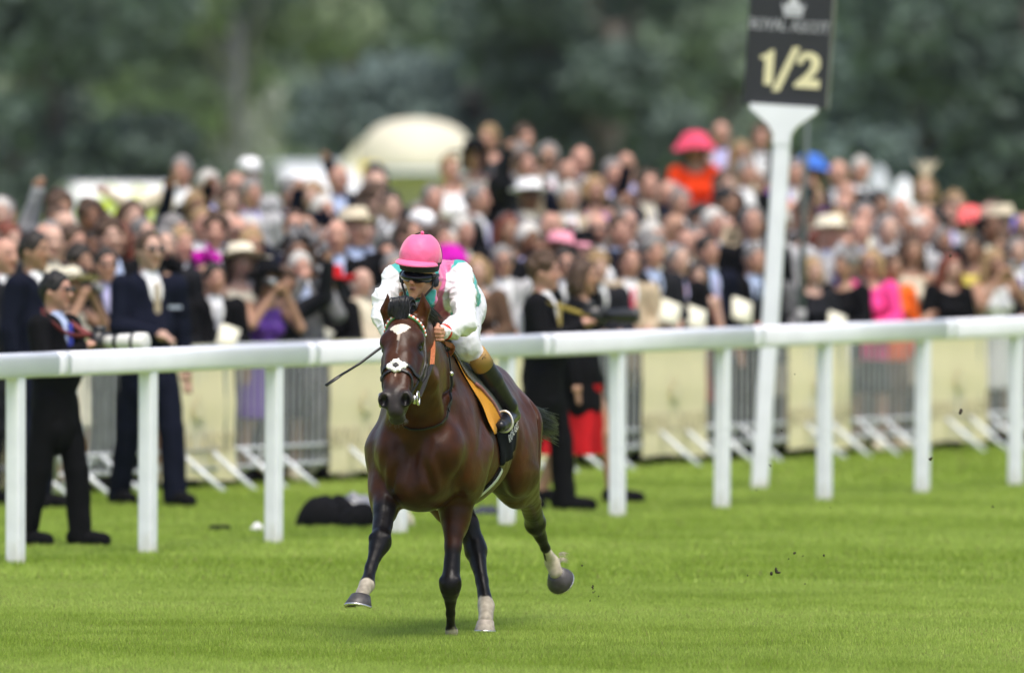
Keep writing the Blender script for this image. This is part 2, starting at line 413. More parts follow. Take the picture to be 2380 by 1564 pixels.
def glyphs(txt, size, mb, fn, th=.11, z0=0.0, z1=.004):
    w = sum(GL[c][1] for c in txt)*size; x0 = -w/2
    for ch in txt:
        for st in GL[ch][0]:
            for i in range(len(st) - 1):
                a, b = Vector((*st[i], 0)), Vector((*st[i+1], 0)); d = (b - a); t_ = th if abs(d.x) < abs(d.y)*1.2 else th*.62
                d = d.normalized() if d.length else Vector((1, 0, 0)); n_ = Vector((-d.y, d.x, 0))*t_/2; e = d*t_*.3
                q = [a - e + n_, a - e - n_, b + e - n_, b + e + n_]
                mb.prism([(x0 + p.x*size, p.y*size) for p in q], z0, z1, fn)
            for p in (st[0], st[-1]):
                if ch not in 'OSC' and (p[1] < .05 or p[1] > .95): mb.prism([(x0 + (p[0] + sx)*size, (p[1] + sy)*size) for sx, sy in ((-.11, -.03), (.11, -.03), (.11, .03), (-.11, .03))], z0, z1*1.02, fn)
        x0 += GL[ch][1]*size
    return mb
# ------------------------------------------------------------------ the half-mile marker
sb = G(1765, 1139); sign = empty('distance_marker', sb, R(-4)); tag(sign, 'black 1/2 distance sign with crown emblem on leaning white pole behind the rail', 'sign')
sign.rotation_euler = (0, R(3.45), R(-9))
m_sblk = mat('sign_black', (.016, .016, .022), rough=.45, noise=.1, scale=5); m_sedge = mat('sign_edge', (.13, .13, .14), rough=.4)
MB().box((0, 0, 1.25), (.116, .10, 2.50)).obj('pole', m_post, sign, bevel=.02)
brk = [(-.06, 2.45), (-.062, 2.52), (-.10, 2.58), (-.17, 2.635), (-.235, 2.685), (-.235, 2.72), (.235, 2.72), (.235, 2.685), (.17, 2.635), (.10, 2.58), (.062, 2.52), (.06, 2.45)]
MB().prism(brk, -.035, .035, lambda a, b, c: (a, c - .02, b - .045)).obj('bracket', m_rail, sign)
pn = MB().box((0, .045, 3.415), (.585, .11, 1.50)).obj('panel', m_sblk, sign, bevel=.006)
MB().box((.2955, .045, 3.415), (.008, .104, 1.494)).obj('panel_edge', m_sedge, pn)
front = lambda v0, u0=0: (lambda a, b, c: (a*.95 + u0, -.0115 - c, b*.95 + v0 - .042))
m_gold2 = mat('cream_gold_paint', srgb(216, 207, 168), rough=.5); m_sil = mat('silver_print', (.50, .50, .55), rough=.4)
one = [(-.075, .205), (-.078, .225), (-.035, .240), (.0, .275), (.022, .275), (.022, .018), (-.040, .018), (-.040, .20)]
MB().prism(one, 0, .006, front(2.835, -.115)).obj('numeral', m_gold2, pn)
MB().prism([(-.105, -.02), (-.05, -.02), (.085, .31), (.035, .31)], 0, .006, front(2.83, .005)).obj('numeral', m_gold2, pn)
two_o = [(-.090, .195), (-.078, .24), (-.04, .272), (.01, .275), (.06, .255), (.082, .21), (.078, .165), (.05, .12), (.008, .078), (.085, .078), (.085, .012), (-.10, .012), (-.10, .04), (-.05, .085), (-.005, .13), (.018, .175), (.014, .215), (-.012, .232), (-.035, .225), (-.045, .20), (-.055, .182), (-.075, .18)]
MB().prism(two_o, 0, .006, front(2.835, .155)).obj('numeral', m_gold2, pn)
glyphs('ROYAL ASCOT', .075, MB(), front(3.235)).obj('lettering', m_sil, pn)
cr_b = [(-.065, 0), (.065, 0), (.070, .035), (.088, .095), (.052, .072), (.034, .118), (.012, .132), (.012, .162), (-.012, .162), (-.012, .132), (-.034, .118), (-.052, .072), (-.088, .095), (-.070, .035)]
MB().prism(cr_b, 0, .005, front(3.335, .02)).obj('crown_emblem', m_sil, pn)
MB().prism([(-.060, .030), (.060, .030), (.060, .037), (-.060, .037)], .005, .007, front(3.335, .02)).obj('crown_emblem', m_sblk, pn)

# thin dark pole beyond the sign
gp_ = on_line(G(250, 1152), (G(2300, 1044) - G(250, 1152)).normalized(), 1853)
pole2 = empty('camera_pole', gp_, 0); tag(pole2, 'thin dark green metal pole standing among the crowd behind the distance sign', 'pole')
pole2.rotation_euler = (0, R(1.6), 0); m_dgreen = mat('dark_green_paint', (.035, .055, .05), rough=.5)
MB().tube([(0, .4, 0), (0, .4, 1.5), (0, .4, 2.6)], [.028, .026, .018], 8).obj('shaft', m_dgreen, pole2, True)
MB().tube([(0, .4, 1.02), (0, .4, 1.14)], .038, 10).obj('collar', mat('grey_clamp', (.3, .3, .3), rough=.5), pole2, True)

# ------------------------------------------------------------------ crowd-control barriers and banners
BA, BB_ = G(250, 1152), G(2300, 1044); bdir = (BB_ - BA).normalized(); bang = math.atan2(bdir.y, bdir.x); bnor = Vector((-bdir.y, bdir.x, 0))
m_galv = mat('galvanised_steel', (.40, .42, .44), rough=.45, metal=.2, noise=.15, scale=8)
m_foot = mat('pale_steel_foot', (.62, .65, .68), rough=.45, metal=.2, noise=.1, scale=12)
m_ban = mat('cream_banner', srgb(212, 203, 168), rough=.75, noise=.05, scale=2, bump=.1, bscale=5); m_banp = mat('grey_banner_print', srgb(172, 163, 134), rough=.8)
PL = 2.42
bx = lambda x0, z: Vector((x0, 0, z))
frm = MB().tube([bx(.02, .12), bx(.02, 1.06), bx(.06, 1.10), bx(PL - .10, 1.10), bx(PL - .06, 1.06), bx(PL - .06, .12)], .021, 8)
frm.tube([bx(.02, .17), bx(PL - .06, .17)], .019, 8).tube([bx(.02, .31), bx(PL - .06, .31)], .017, 8)
frm_me = frm.mesh('frame', m_galv, True)
bars = MB()
for i in range(23): xx = .02 + (PL - .08)*(i + 1)/24; bars.tube([bx(xx, .17), bx(xx, 1.09)], .0095, 6, False)
bars_me = bars.mesh('bars', m_galv, True)
foot_me = MB().tube([Vector((0, -.36, .012)), Vector((0, -.19, .15)), Vector((0, -.02, .30))], [.020, .020, .018], 8).tube([Vector((0, .36, .012)), Vector((0, .19, .15)), Vector((0, .02, .30))], [.020, .020, .018], 8).mesh('foot', m_foot, True)
bstart = on_line(BA, bdir, 530); b0 = (bstart - BA).dot(bdir)
bar_labels = ['galvanised steel crowd barrier with upright bars in front of the racegoers']
def banner_mesh():
    v = []; nx, nz = 14, 10
    for i in range(nx + 1):
        for j in range(nz + 1):
            xx = i/nx; zz = j/nz; v.append((xx*1.08 + .004*math.sin(zz*9 + xx*3), -.028 - .012*math.sin(xx*8 + zz*2)*(1 - zz) - .005*math.sin(zz*14), .085 + zz*1.035 + .012*math.sin(xx*5)*(1 - zz)))
    f = [(i*(nz+1) + j, (i+1)*(nz+1) + j, (i+1)*(nz+1) + j + 1, i*(nz+1) + j + 1) for i in range(nx) for j in range(nz)]
    return npmesh('sheet', v, f, True, m_ban)
ban_me = banner_mesh()
let_me = glyphs('ROYAL ASCOT', .138, MB(), lambda a, b, c: (a + .54, -.050 - c, b + .30), z1=.003).mesh('lettering', m_banp)
emb_me = MB().prism([(p_[0]*1.1, p_[1]*1.1) for p_ in cr_b], 0, .003, lambda a, b, c: (a + .54, -.048 - c, b + .56)).mesh('crown_emblem', mat('pale_banner_print', srgb(200, 192, 160), rough=.8))
for k in range(-3, 8):
    s0 = b0 + k*2.5; P0 = BA + bdir*s0 + bnor*random.uniform(-.03, .03)
    br = empty('crowd_barrier', P0, bang + R(random.uniform(-.6, .6))); tag(br, bar_labels[0], 'barrier', 'crowd barriers along the racecourse')
    br.scale = (1, 1, .90)
    for nm, me in (('frame', frm_me), ('bars', bars_me)):
        o = bpy.data.objects.new(nm, me); link(o, br)
        if nm == 'bars': o['kind'] = 'stuff'
    for xf in (.16, .62, PL - .70, PL - .26):
        o = bpy.data.objects.new('foot', foot_me); link(o, br); o.location = (xf, 0, 0)
    bn = empty('banner', P0 + bdir*1.42, bang); tag(bn, 'cream fabric banner with grey lettering tied on a crowd barrier', 'banner', 'cream banners hung on the crowd barriers'); bn.scale = (1, 1, .90)
    for nm, me in (('sheet', ban_me), ('lettering', let_me), ('crown_emblem', emb_me)): o = bpy.data.objects.new(nm, me); link(o, bn)

# ------------------------------------------------------------------ grass bank the crowd stands on
BO = [0, .5, 3.0, 5.5, 7.5, 10.0, 13.0]; BZ = [0, .0, .16, .40, .85, 1.15, 1.25]
zb = lambda o: float(np.interp(o, BO, BZ))
bv = []; nb = 40; oo = np.concatenate([[.45], np.linspace(.5, 13, 25), [24.0]])
for i in range(nb + 1):
    for j, o_ in enumerate(oo):
        p = BA + bdir*(-10 + 34*i/nb) + bnor*o_; bv.append((p.x, p.y, (zb(o_) if o_ < 20 else -.3) + .006 + (.02*math.sin(i*1.7 + j) if 0 < o_ < 20 and j > 3 else 0)))
bf = [(i*len(oo) + j, (i+1)*len(oo) + j, (i+1)*len(oo) + j + 1, i*len(oo) + j + 1) for i in range(nb) for j in range(len(oo) - 1)]
bank = meshobj('grass_bank', npmesh('grass_bank', bv, np.array(bf)[:, ::-1], True, m_turf)); bank['kind'] = 'structure'

# ------------------------------------------------------------------ trees
m_bark = mat('bark', (.10, .085, .07), rough=.9, noise=.4, scale=6, bump=.5, bscale=20); m_barkp = mat('pale_bark', (.16, .165, .165), rough=.9, noise=.3, scale=4)
def leaf_mat(nm, base):
    m, nt, p = new_mat(nm); a = nt.nodes.new('ShaderNodeAttribute'); a.attribute_name = 'Col'; mx = nt.nodes.new('ShaderNodeMix'); mx.data_type = 'RGBA'; mx.blend_type = 'MULTIPLY'; mx.inputs[0].default_value = 1
    mx.inputs[7].default_value = (*base, 1); nt.links.new(a.outputs['Color'], mx.inputs[6]); nt.links.new(mx.outputs[2], p.inputs['Base Color']); p.inputs['Roughness'].default_value = .7; p.inputs['Specular IOR Level'].default_value = .2
    t = nt.nodes.new('ShaderNodeBsdfTranslucent'); nt.links.new(mx.outputs[2], t.inputs['Color']); s_ = nt.nodes.new('ShaderNodeMixShader'); s_.inputs[0].default_value = .25
    nt.links.new(p.outputs[0], s_.inputs[1]); nt.links.new(t.outputs[0], s_.inputs[2]); nt.links.new(s_.outputs[0], nt.nodes['Material Output'].inputs['Surface']); return m
LM = {'dark': leaf_mat('leaf_dark', (.086, .128, .116)), 'mid': leaf_mat('leaf_mid', (.165, .230, .185)), 'light': leaf_mat('leaf_light', (.24, .32, .215)), 'blue': leaf_mat('leaf_blue_haze', (.125, .182, .186)), 'grey': leaf_mat('leaf_grey_haze', (.33, .38, .36))}  # distance haze is put into the leaf colours: paler and bluer tones
def tree(name, px, Y, rad, h, tone, label, low=.4, n=2600, seed=0, bark=None, leaf=.55):
    g = np.random.default_rng(seed + 100); x = (px - VW/2)/F*Y
    root = empty(name, (x, Y, 0), g.random()*6); tag(root, label, 'tree' if name.endswith('tree') else 'bush', 'trees beyond the racecourse')
    tr_ = MB(); th = h*.55; r0 = .045*h
    tr_.tube([(0, 0, -.1), (.05*rad, 0, th*.4), (-.04*rad, .03*rad, th)], [r0, r0*.75, r0*.5], 9)
    cl = []
    for i in range(15):
        a = g.random()*6.28; q = rad*(.25 + .6*g.random()**.6); z = low + (h - low)*(.08 + .86*g.random()); q *= math.sin(math.pi*min(.95, .16 + .75*(z - low)/(h - low)))**.5
        c = np.array([q*math.cos(a), q*math.sin(a), z]); cl.append((c, rad*(.30 + .2*g.random()), .82 + .36*g.random()))
        if i < 8: tr_.tube([(0, 0, th*(.35 + .06*i)), tuple(c*.5 + np.array([0, 0, th*.35])), tuple(c)], [r0*.4, r0*.25, r0*.08], 6)
    tr_.obj('trunk', bark or m_bark, root, True)
    V = []; C = []
    for c, r_, tn in cl:
        m_ = n//15; d = g.normal(size=(m_, 3)); d /= np.linalg.norm(d, axis=1)[:, None]; p = c + d*(r_*(.55 + .5*g.random((m_, 1))**.7))*np.array([1, 1, .75])
        V.append(p); C.append(np.full(m_, tn)*(.9 + .2*g.random(m_)))
    P = np.concatenate(V); C = np.concatenate(C); k = len(P); u = g.normal(size=(k, 3)); u /= np.linalg.norm(u, axis=1)[:, None]; w = np.cross(u, g.normal(size=(k, 3))); w /= np.linalg.norm(w, axis=1)[:, None]
    sz = leaf*(.5 + .8*g.random((k, 1))); q = np.stack([P - u*sz*.5, P + w*sz*.28, P + u*sz*.5, P - w*sz*.28], 1).reshape(-1, 3)
    cc = np.repeat(np.stack([C*1.05, C, C*.9], 1), 4, axis=0)
    meshobj('crown', npmesh('crown', q, np.arange(len(q)).reshape(-1, 4), False, LM[tone], cc), None, root)
    return root
TR = [('broadleaf_tree', -230, 235, 5.9, 9.5, 'dark', 'dense dark tree with crown reaching the ground beside the striped car', .2),
      ('broadleaf_tree', 120, 250, 3.6, 7.5, 'dark', 'dark rounded tree standing just behind the striped emergency car', .1),
      ('broadleaf_tree', 330, 300, 4.2, 9, 'grey', 'greyish green tree beside the pale bare trunk', .3),
      ('broadleaf_tree', 545, 290, 3.6, 10, 'light', 'yellow green tree with pale grey trunk behind the steps crowd', 2.6),
      ('broadleaf_tree', 800, 330, 4.2, 9, 'mid', 'medium green tree behind the cream marquee end', .3),
      ('round_bush', 690, 240, 1.35, 1.9, 'light', 'low yellow green bush beside the cream marquee', .1),
      ('round_bush', 590, 250, 1.2, 1.5, 'mid', 'low green bush at the foot of the pale trunk', .1),
      ('broadleaf_tree', 1130, 255, 4.0, 9, 'blue', 'bluish dark tree rising behind the cream marquee', .3),
      ('broadleaf_tree', 1420, 245, 3.4, 9, 'dark', 'dark broad tree behind the spectators with bare heads', .3),
      ('broadleaf_tree', 1600, 290, 3.0, 8, 'mid', 'medium green tree behind the woman in the pink hat', .3),
      ('broadleaf_tree', 1700, 380, 4.0, 9, 'grey', 'pale hazy tree filling the gap beside the distance sign', .3),
      ('broadleaf_tree', 1960, 260, 2.8, 9, 'mid', 'mid green leafy tree beyond the distance sign pole', .3),
      ('broadleaf_tree', 2150, 235, 2.6, 8, 'blue', 'bluish tree behind the two white canopy tops', .3),
      ('broadleaf_tree', 2420, 205, 3.3, 9, 'dark', 'very dark tree behind the spectator in a blue hat', .2),
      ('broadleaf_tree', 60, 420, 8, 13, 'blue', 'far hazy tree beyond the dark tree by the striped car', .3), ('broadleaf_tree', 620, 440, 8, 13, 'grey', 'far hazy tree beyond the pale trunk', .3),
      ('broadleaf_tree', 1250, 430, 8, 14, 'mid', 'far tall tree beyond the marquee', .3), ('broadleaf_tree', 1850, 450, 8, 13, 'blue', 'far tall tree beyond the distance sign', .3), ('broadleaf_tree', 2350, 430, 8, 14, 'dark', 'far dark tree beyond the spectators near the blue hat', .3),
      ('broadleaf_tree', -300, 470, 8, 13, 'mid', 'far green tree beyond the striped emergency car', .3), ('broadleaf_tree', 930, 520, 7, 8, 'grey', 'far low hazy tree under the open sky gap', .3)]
for i, (nm, px, Y, r_, h_, tone, lab, low) in enumerate(TR):
    tree(nm, px, Y, r_, h_, tone, lab, low, n=5200 if Y < 320 else 4200, seed=i, bark=m_barkp if 'pale grey trunk' in lab else None, leaf=.42 if h_ < 3 else .55 if Y < 320 else .9)

# ------------------------------------------------------------------ marquee, vans, canopies
m_canvas = mat('cream_canvas', (.62, .58, .48), rough=.8, noise=.05, scale=2, bump=.1, bscale=3); m_yel = mat('yellow_cloth', (.75, .58, .05), rough=.8)
mq = W(966, 400, 150); mz = W(966, 276, 150).z; s150 = F/150
marq = empty('marquee', (mq.x, 150, 0), 0); tag(marq, 'cream canvas marquee with a curved roof standing behind the crowd', 'marquee')
hw = 126/s150; prof_m = [(hw*math.cos(a), max(0.0, math.sin(a))) for a in np.linspace(0, math.pi, 19)]
ez = W(945, 385, 150).z; rise = mz - ez
roof = [(x, ez + rise*(s_**.55)) for x, s_ in prof_m]; MB().prism([(-hw, ez - .05)] + roof[::-1] + [(hw, ez - .05)], 0, 5, lambda a, b, c: (a, c, b)).obj('roof', m_canvas, marq, True)
for sx in (-1, 1):
    for yy in (.1, 4.9): MB().tube([(sx*hw*.96, yy, 0), (sx*hw*.96, yy, ez)], .05, 8).obj('pole', m_foot, marq, True)
MB().box((0, 4.95, ez/2 - .05), (hw*1.9, .03, ez - .12)).obj('back_wall', m_canvas, marq)
lean_ = [(-hw - .28, ez + .02), (-hw - .02, ez + .32), (-hw - .02, ez - .04), (-hw - .28, ez - .06)]
MB().prism(lean_, 0, 4, lambda a, b, c: (a, c, b)).obj('side_awning', m_canvas, marq)
MB().box((-hw + .10, -.03, ez - .07), (.26, .02, .20)).obj('yellow_valance', m_yel, marq)
m_vanw = mat('white_van_paint', (.52, .54, .56), rough=.25, coat=.5); m_glass = mat('dark_glass', (.02, .025, .03), rough=.08, spec=.8); m_tyre = mat('tyre', (.015, .015, .015), rough=.8); m_hiv = mat('highvis_yellow', (.62, .75, .03), rough=.5)
def van(px, Y, L_, H_, label, rz, stripes):
    x = (px - VW/2)/F*Y; v = empty('parked_car' if stripes else 'parked_van', (x, Y, 0), rz); tag(v, label, 'car' if stripes else 'van')
    body = [(-L_/2, .35), (L_/2, .35), (L_/2, .95), (L_/2 - .28, 1.15), (L_/2 - .95, H_ - .12), (L_/2 - 1.3, H_), (-L_/2 + .15, H_), (-L_/2, H_ - .2)]
    MB().prism(body, -.95, .95, lambda a, b, c: (a, c, b)).obj('body', m_vanw, v, bevel=.06)
    MB().prism([(L_/2 - .36, 1.18), (L_/2 - .93, H_ - .2), (L_/2 - 1.55, H_ - .2), (L_/2 - 1.55, 1.18)], -.962, .962, lambda a, b, c: (a, c, b)).obj('window', m_glass, v)
    for xx in (-L_*.3, L_*.33):
        for yy in (-.85, .85):
            w_ = MB().lathe([(.2, -.11), (.34, -.10), (.35, 0), (.34, .10), (.2, .11)], (xx, yy, .35), 18, Matrix.Rotation(R(90), 3, 'X')).obj('wheel', m_tyre, v, True)
    if stripes:
        for i in range(3):
            MB().prism([(-L_/2 + .3 + .75*i, .8), (-L_/2 + .62 + .75*i, .8), (-L_/2 + .98 + .75*i, H_ - .25), (-L_/2 + .66 + .75*i, H_ - .25)], -.966, .966, lambda a, b, c: (a, c, b)).obj('warning_stripe', m_hiv, v)
            MB().box((-L_/2 - .02, -.62 + .5*i, 1.17), (.02, .26, .74), Matrix.Rotation(R(25), 3, 'X')).obj('warning_stripe', m_hiv, v)
van(272, 200, 4.2, 1.62, 'white emergency car with yellow-green high visibility stripes behind the crowd', R(96), True)
van(735, 230, 4.6, 1.95, 'plain white van seen end-on behind the bank crowd near the marquee', R(-80), False)
van(985, 225, 4.6, 1.85, 'white van parked beyond the front of the cream marquee', R(-84), False)
m_par = mat('white_parasol_cloth', (.78, .80, .86), rough=.8)
for px, py, Y, r_, m_, lab in ((2100, 412, 128, .17, m_par, 'bright white folded parasol rising behind the crowd'), (2042, 386, 150, .21, mat('grey_parasol_cloth', (.45, .48, .52), rough=.8), 'pale grey folded parasol behind the crowd beside a white one')):
    t_ = W(px, py, Y); o = empty('folded_parasol', (t_.x, Y, 0)); tag(o, lab, 'parasol')
    MB().tube([(0, 0, 0), (0, 0, t_.z - .1)], .03, 8).obj('pole', m_foot, o, True)
    pr = [(r_*.25, t_.z - 1.5), (r_*.7, t_.z - 1.2), (r_*.95, t_.z - .75), (r_*.75, t_.z - .3), (r_*.3, t_.z - .05), (.02, t_.z)]
    mb = MB(); n = 24; vs_ = [((r1*(1 + .18*(j % 2))*math.cos(6.283*j/n)), (r1*(1 + .18*(j % 2))*math.sin(6.283*j/n)), z1) for r1, z1 in pr for j in range(n)]
    mb.add(vs_, [(i*n + j, i*n + (j+1) % n, (i+1)*n + (j+1) % n, (i+1)*n + j) for i in range(len(pr) - 1) for j in range(n)]).obj('canopy', m_, o, True)
# ------------------------------------------------------------------ the racehorse
HO = Vector((-0.43, 55.1, 0.0)); HYAW = R(-12)
HM = Matrix.Translation(HO) @ Matrix.Rotation(HYAW, 4, 'Z'); HMi = HM.inverted()
def HP(px, py, Y): return np.array(HMi @ W(px, py, Y))
horse = empty('racehorse', HO, HYAW)
tag(horse, 'bay racehorse galloping with white star, bridle and three white socks under the jockey', 'horse')
# head frame: l across, a from poll to muzzle, n out of the face
poll = HP(937, 732, 54.45); nose = HP(912, 946, 54.03)
ha = (nose - poll)/np.linalg.norm(nose - poll)
hl = np.array([1.0, -0.02, 0.0]); hl -= ha*(hl @ ha); hl /= np.linalg.norm(hl)
hn = np.cross(ha, hl); HR = np.stack([hl, ha, hn], 1)
HW = 1.10
def hp(l, t, n): return poll + hl*(l*HW) + ha*t + hn*n
# legs: joints from shoulder/hip to the coronet
LEG = {
 'rf': [HP(905, 1050, 55.15), HP(899, 1118, 55.08), HP(893, 1190, 54.9), HP(884, 1258, 54.74), HP(862, 1318, 54.64), HP(853, 1358, 54.56), HP(840, 1383, 54.5)],
 'lf': [HP(1088, 1040, 55.3), HP(1062, 1130, 55.28), HP(1053, 1270, 55.16), HP(1047, 1358, 55.1), HP(1047, 1425, 55.2), HP(1048, 1466, 55.27), HP(1048, 1478, 55.33)],
 'rh': [np.array([-.13, 1.22, .98]), np.array([-.17, 1.0, .72]), HP(1085, 1215, 56.02), HP(1106, 1278, 56.0), HP(1120, 1350, 55.88), HP(1130, 1408, 55.78), HP(1129, 1442, 55.70)],
 'lh': [np.array([.13, 1.36, 1.0]), np.array([.185, 1.27, .78]), HP(1231, 1165, 56.75), HP(1244, 1216, 57.0), HP(1267, 1272, 57.14), HP(1283, 1306, 57.22), HP(1292, 1330, 57.22)],
}
LR = {'rf': [.12, .085, .052, .046, .026, .034, .033], 'lf': [.12, .10, .038, .045, .019, .024, .024],
      'rh': [.16, .12, .055, .050, .029, .038, .037], 'lh': [.17, .12, .054, .046, .021, .033, .036]}
def build_horse():
    S = SDF((-.46, -1.12, 0.0), (.50, 2.28, 1.74), 0.0065)
    # trunk
    S.ell((0, .62, 1.0), (.262, .60, .375), k=0); S.ell((0, .60, .88), (.285, .52, .26), k=.06)
    S.ell((0, .10, .99), (.225, .32, .35), k=.08)
    S.ell((0, .95, 1.01), (.245, .45, .29), k=.10)
    S.ell((0, 1.30, 1.01), (.225, .38, .315), k=.10)
    S.ell((0, .30, 1.27), (.085, .36, .18), k=.10)
    # shoulders, points of shoulder, pectorals
    for s in (-1, 1):
        if s < 0: S.ell((-.145, .12, .97), (.085, .17, .27), np.array(Matrix.Rotation(R(-25), 3, 'X') @ Matrix.Rotation(R(10), 3, 'Y')), k=.06)
        else: S.ell((s*.168, .13, .97), (.085, .17, .27), np.array(Matrix.Rotation(R(-25), 3, 'X') @ Matrix.Rotation(-s*R(10), 3, 'Y')), k=.06)
        S.ell((s*.140 if s > 0 else -.118, -.12, .92), (.09, .11, .14), k=.05)
        S.ell((s*.085, -.17, .85), (.085, .10, .155), np.array(Matrix.Rotation(s*R(14), 3, 'Y')), k=.035)
        S.ell((s*.20, .17, .82), (.075, .15, .15), k=.05)
        S.ell((s*.150, 1.38, .87), (.132, .21, .28), np.array(Matrix.Rotation(-s*R(6), 3, 'Y')), k=.06)
        S.ell((s*.215, 1.18, .86), (.075, .14, .20), k=.05)
    S.ell((0, -.05, .74), (.15, .22, .12), k=.07)
    S.cone((0, -.30, .74), (0, -.27, 1.04), .026, .030, .05, 'sub')
    for s in (-1, 1): S.chain([], [], 0) if False else S.cone((s*.135, -.29, .92), (s*.175, -.20, .72), .012, .018, .05, 'sub')
    # neck: deep and narrow, bent a little to its left
    S.chain([(0, .05, 1.14), (.02, -.22, 1.30), (.045, -.46, 1.44), poll + np.array([0, .12, -.09])], [.285, .225, .165, .125], k=.07, k0=.10, axis=(1, 0, 0), q=.56)
    for s in (-1, 1):
        S.chain([(s*.09 + .0, -.12, 1.02), (s*.075 + .03, -.38, 1.26), (s*.05 + .05, -.56, 1.38)], [.055, .045, .03], k=.05)
    # legs
    for n, J in LEG.items():
        r = LR[n]; S.chain(J, r, k=.022, k0=.07)
        kn, fe = J[3], J[5]; dn = (J[4] - kn)/np.linalg.norm(J[4] - kn)
        if n[1] == 'f':                              # knee: broad, flat in front
            S.ell(kn, (.050, .046, .060), k=.02); S.ell(kn + dn*.045, (.042, .040, .042), k=.016)
            for s in (-1, 1): S.ell(kn + np.array([s*.038, -.012, .020]), (.017, .022, .020), k=.010); S.ell(kn + np.array([s*.032, -.014, -.030]), (.014, .018, .016), k=.008)
            S.ell(kn + np.array([0, .045, .01]), (.020, .020, .028), k=.012)
            S.ell(J[1] + np.array([0, -.03, -.06]), (.075, .085, .16), k=.04)
            S.ell(J[1]*.5 + J[2]*.5 + np.array([0, .02, 0]), (.062, .06, .13), k=.03)
        else:                                        # hock: point sticks out behind
            S.ell(kn, (.046, .055, .058), k=.025)
            back = np.array([0, .055, .05]); S.cone(kn + back, kn, .024, .035, .03)
            S.cone(kn + back, J[2] + np.array([0, .05, .06]), .016, .022, .03)
            S.ell(J[1]*.6 + J[2]*.4, (.066, .09, .12), k=.04)
        ev = np.array([0, .028, -.004]); S.ell(fe + ev, (.028, .026, .026), k=.02)    # ergot
        S.cone(J[4] + np.array([0, .028, 0]), fe + ev, .011, .015, .015)             # tendon
    # head
    S.ell(hp(0, .15, -.085), (.093, .20, .10), HR, k=.03)
    S.ell(hp(0, .05, -.075), (.075, .10, .09), HR, k=.04)
    for s in (-1, 1):
        S.ell(hp(s*.052, .20, -.165), (.042, .13, .115), HR, k=.03)
        S.ell(hp(s*.072, .132, -.040), (.030, .050, .034), HR, k=.025)          # brow
        S.cone(hp(s*.072, .22, -.095), hp(s*.058, .38, -.085), .030, .018, .025)   # facial crest
        S.cone(hp(s*.030, .26, -.025), hp(s*.032, .44, -.035), .034, .028, .03)
    S.chain([hp(0, .12, -.055), hp(0, .30, -.062), hp(0, .47, -.07)], [.08, .066, .056], k=.03)
    S.chain([hp(0, .27, -.17), hp(0, .42, -.135), hp(0, .52, -.12)], [.055, .042, .036], k=.04)
    S.ell(hp(0, .500, -.07), (.056, .068, .058), HR, k=.03)
    S.ell(hp(0, .562, -.078), (.040, .034, .040), HR, k=.02)                   # upper lip
    S.ell(hp(0, .565, -.120), (.042, .032, .032), HR, k=.010)                  # chin
    for s in (-1, 1):
        S.ell(hp(s*.046, .512, -.040), (.034, .046, .036), HR, k=.016)
        S.ell(hp(s*.048, .540, -.014), (.021, .030, .034), HR, k=.007, op='sub')
        S.ell(hp(s*.096, .182, -.050), (.014, .022, .018), HR, k=.012, op='sub')    # eye socket
        S.ell(hp(s*.118, .30, -.10), (.025, .10, .03), HR, k=.03, op='sub')
        # ears
        b = hp(s*.066, -.005, -.075); tip = b + np.array([s*.012, -.02, .150])
        m = b*.5 + tip*.5 + np.array([s*.012, 0, 0])
        S.chain([b, m, tip], [.034, .030, .006], k=.012, k0=.03, axis=(0, 1, 0), q=.75)
        S.chain([b*.55 + m*.45 + np.array([s*.004, -.034, 0]), m*.45 + tip*.55 + np.array([0, -.022, 0])], [.018, .009], k=0)
        c0 = b*.5 + m*.5 + np.array([s*.006, -.034, 0]); c1 = m*.35 + tip*.65 + np.array([s*.002, -.020, 0])
        S.cone(c0, c1, .022, .010, .006, 'sub')
    S.cone(hp(-.045, .548, -.098), hp(.045, .548, -.098), .006, .006, .008, 'sub')
    for s in (-1, 1):                               # furrows between the muscles
        for a_, b_, r_ in (((s*.262, .30, 1.16), (s*.300, .02, .90), .012), ((s*.245, .10, 1.22), (s*.255, -.12, 1.02), .010), ((s*.30, .30, .92), (s*.27, .22, .74), .012), ((s*.262, 1.36, 1.12), (s*.300, 1.30, .80), .011),
                           ((s*.235, 1.48, 1.08), (s*.27, 1.52, .80), .010), ((s*.290, 1.14, 1.04), (s*.305, 1.06, .86), .012), ((s*.15, -.05, 1.22), (s*.11, -.30, 1.16), .010), ((s*.06, -.285, .90), (s*.10, -.24, .74), .008)):
            S.cone(a_, b_, r_*.6, r_*.5, .045, 'sub')
    V, Q = S.net(); V = smooth_net(V, Q, 2, .5)
    N_ = vnormals(V, Q); bodyw = sstep(-.50, -.30, V[:, 1])*sstep(.55, .75, V[:, 2])
    V = V + N_*(bodyw*(.0060*vnoise(V*np.array([1, .7, .55]), 8, 3) + .0030*vnoise(V*np.array([1, .8, .5]), 19, 6)) + (1 - bodyw)*.0016*vnoise(V, 26, 2))[:, None]
    return V, Q
HV, HQ = build_horse()
def polydist(V, J):
    """distance to a joint chain and the position along it, in joints"""
    best = np.full(len(V), 9.0); par = np.zeros(len(V))
    for i in range(len(J) - 1):
        a, b = J[i], J[i+1]; ba = b - a; t = np.clip(((V - a) @ ba)/(ba @ ba), 0, 1)
        d = np.linalg.norm(V - a - t[:, None]*ba, axis=1); m = d < best
        best[m] = d[m]; par[m] = i + t[m]
    return best, par
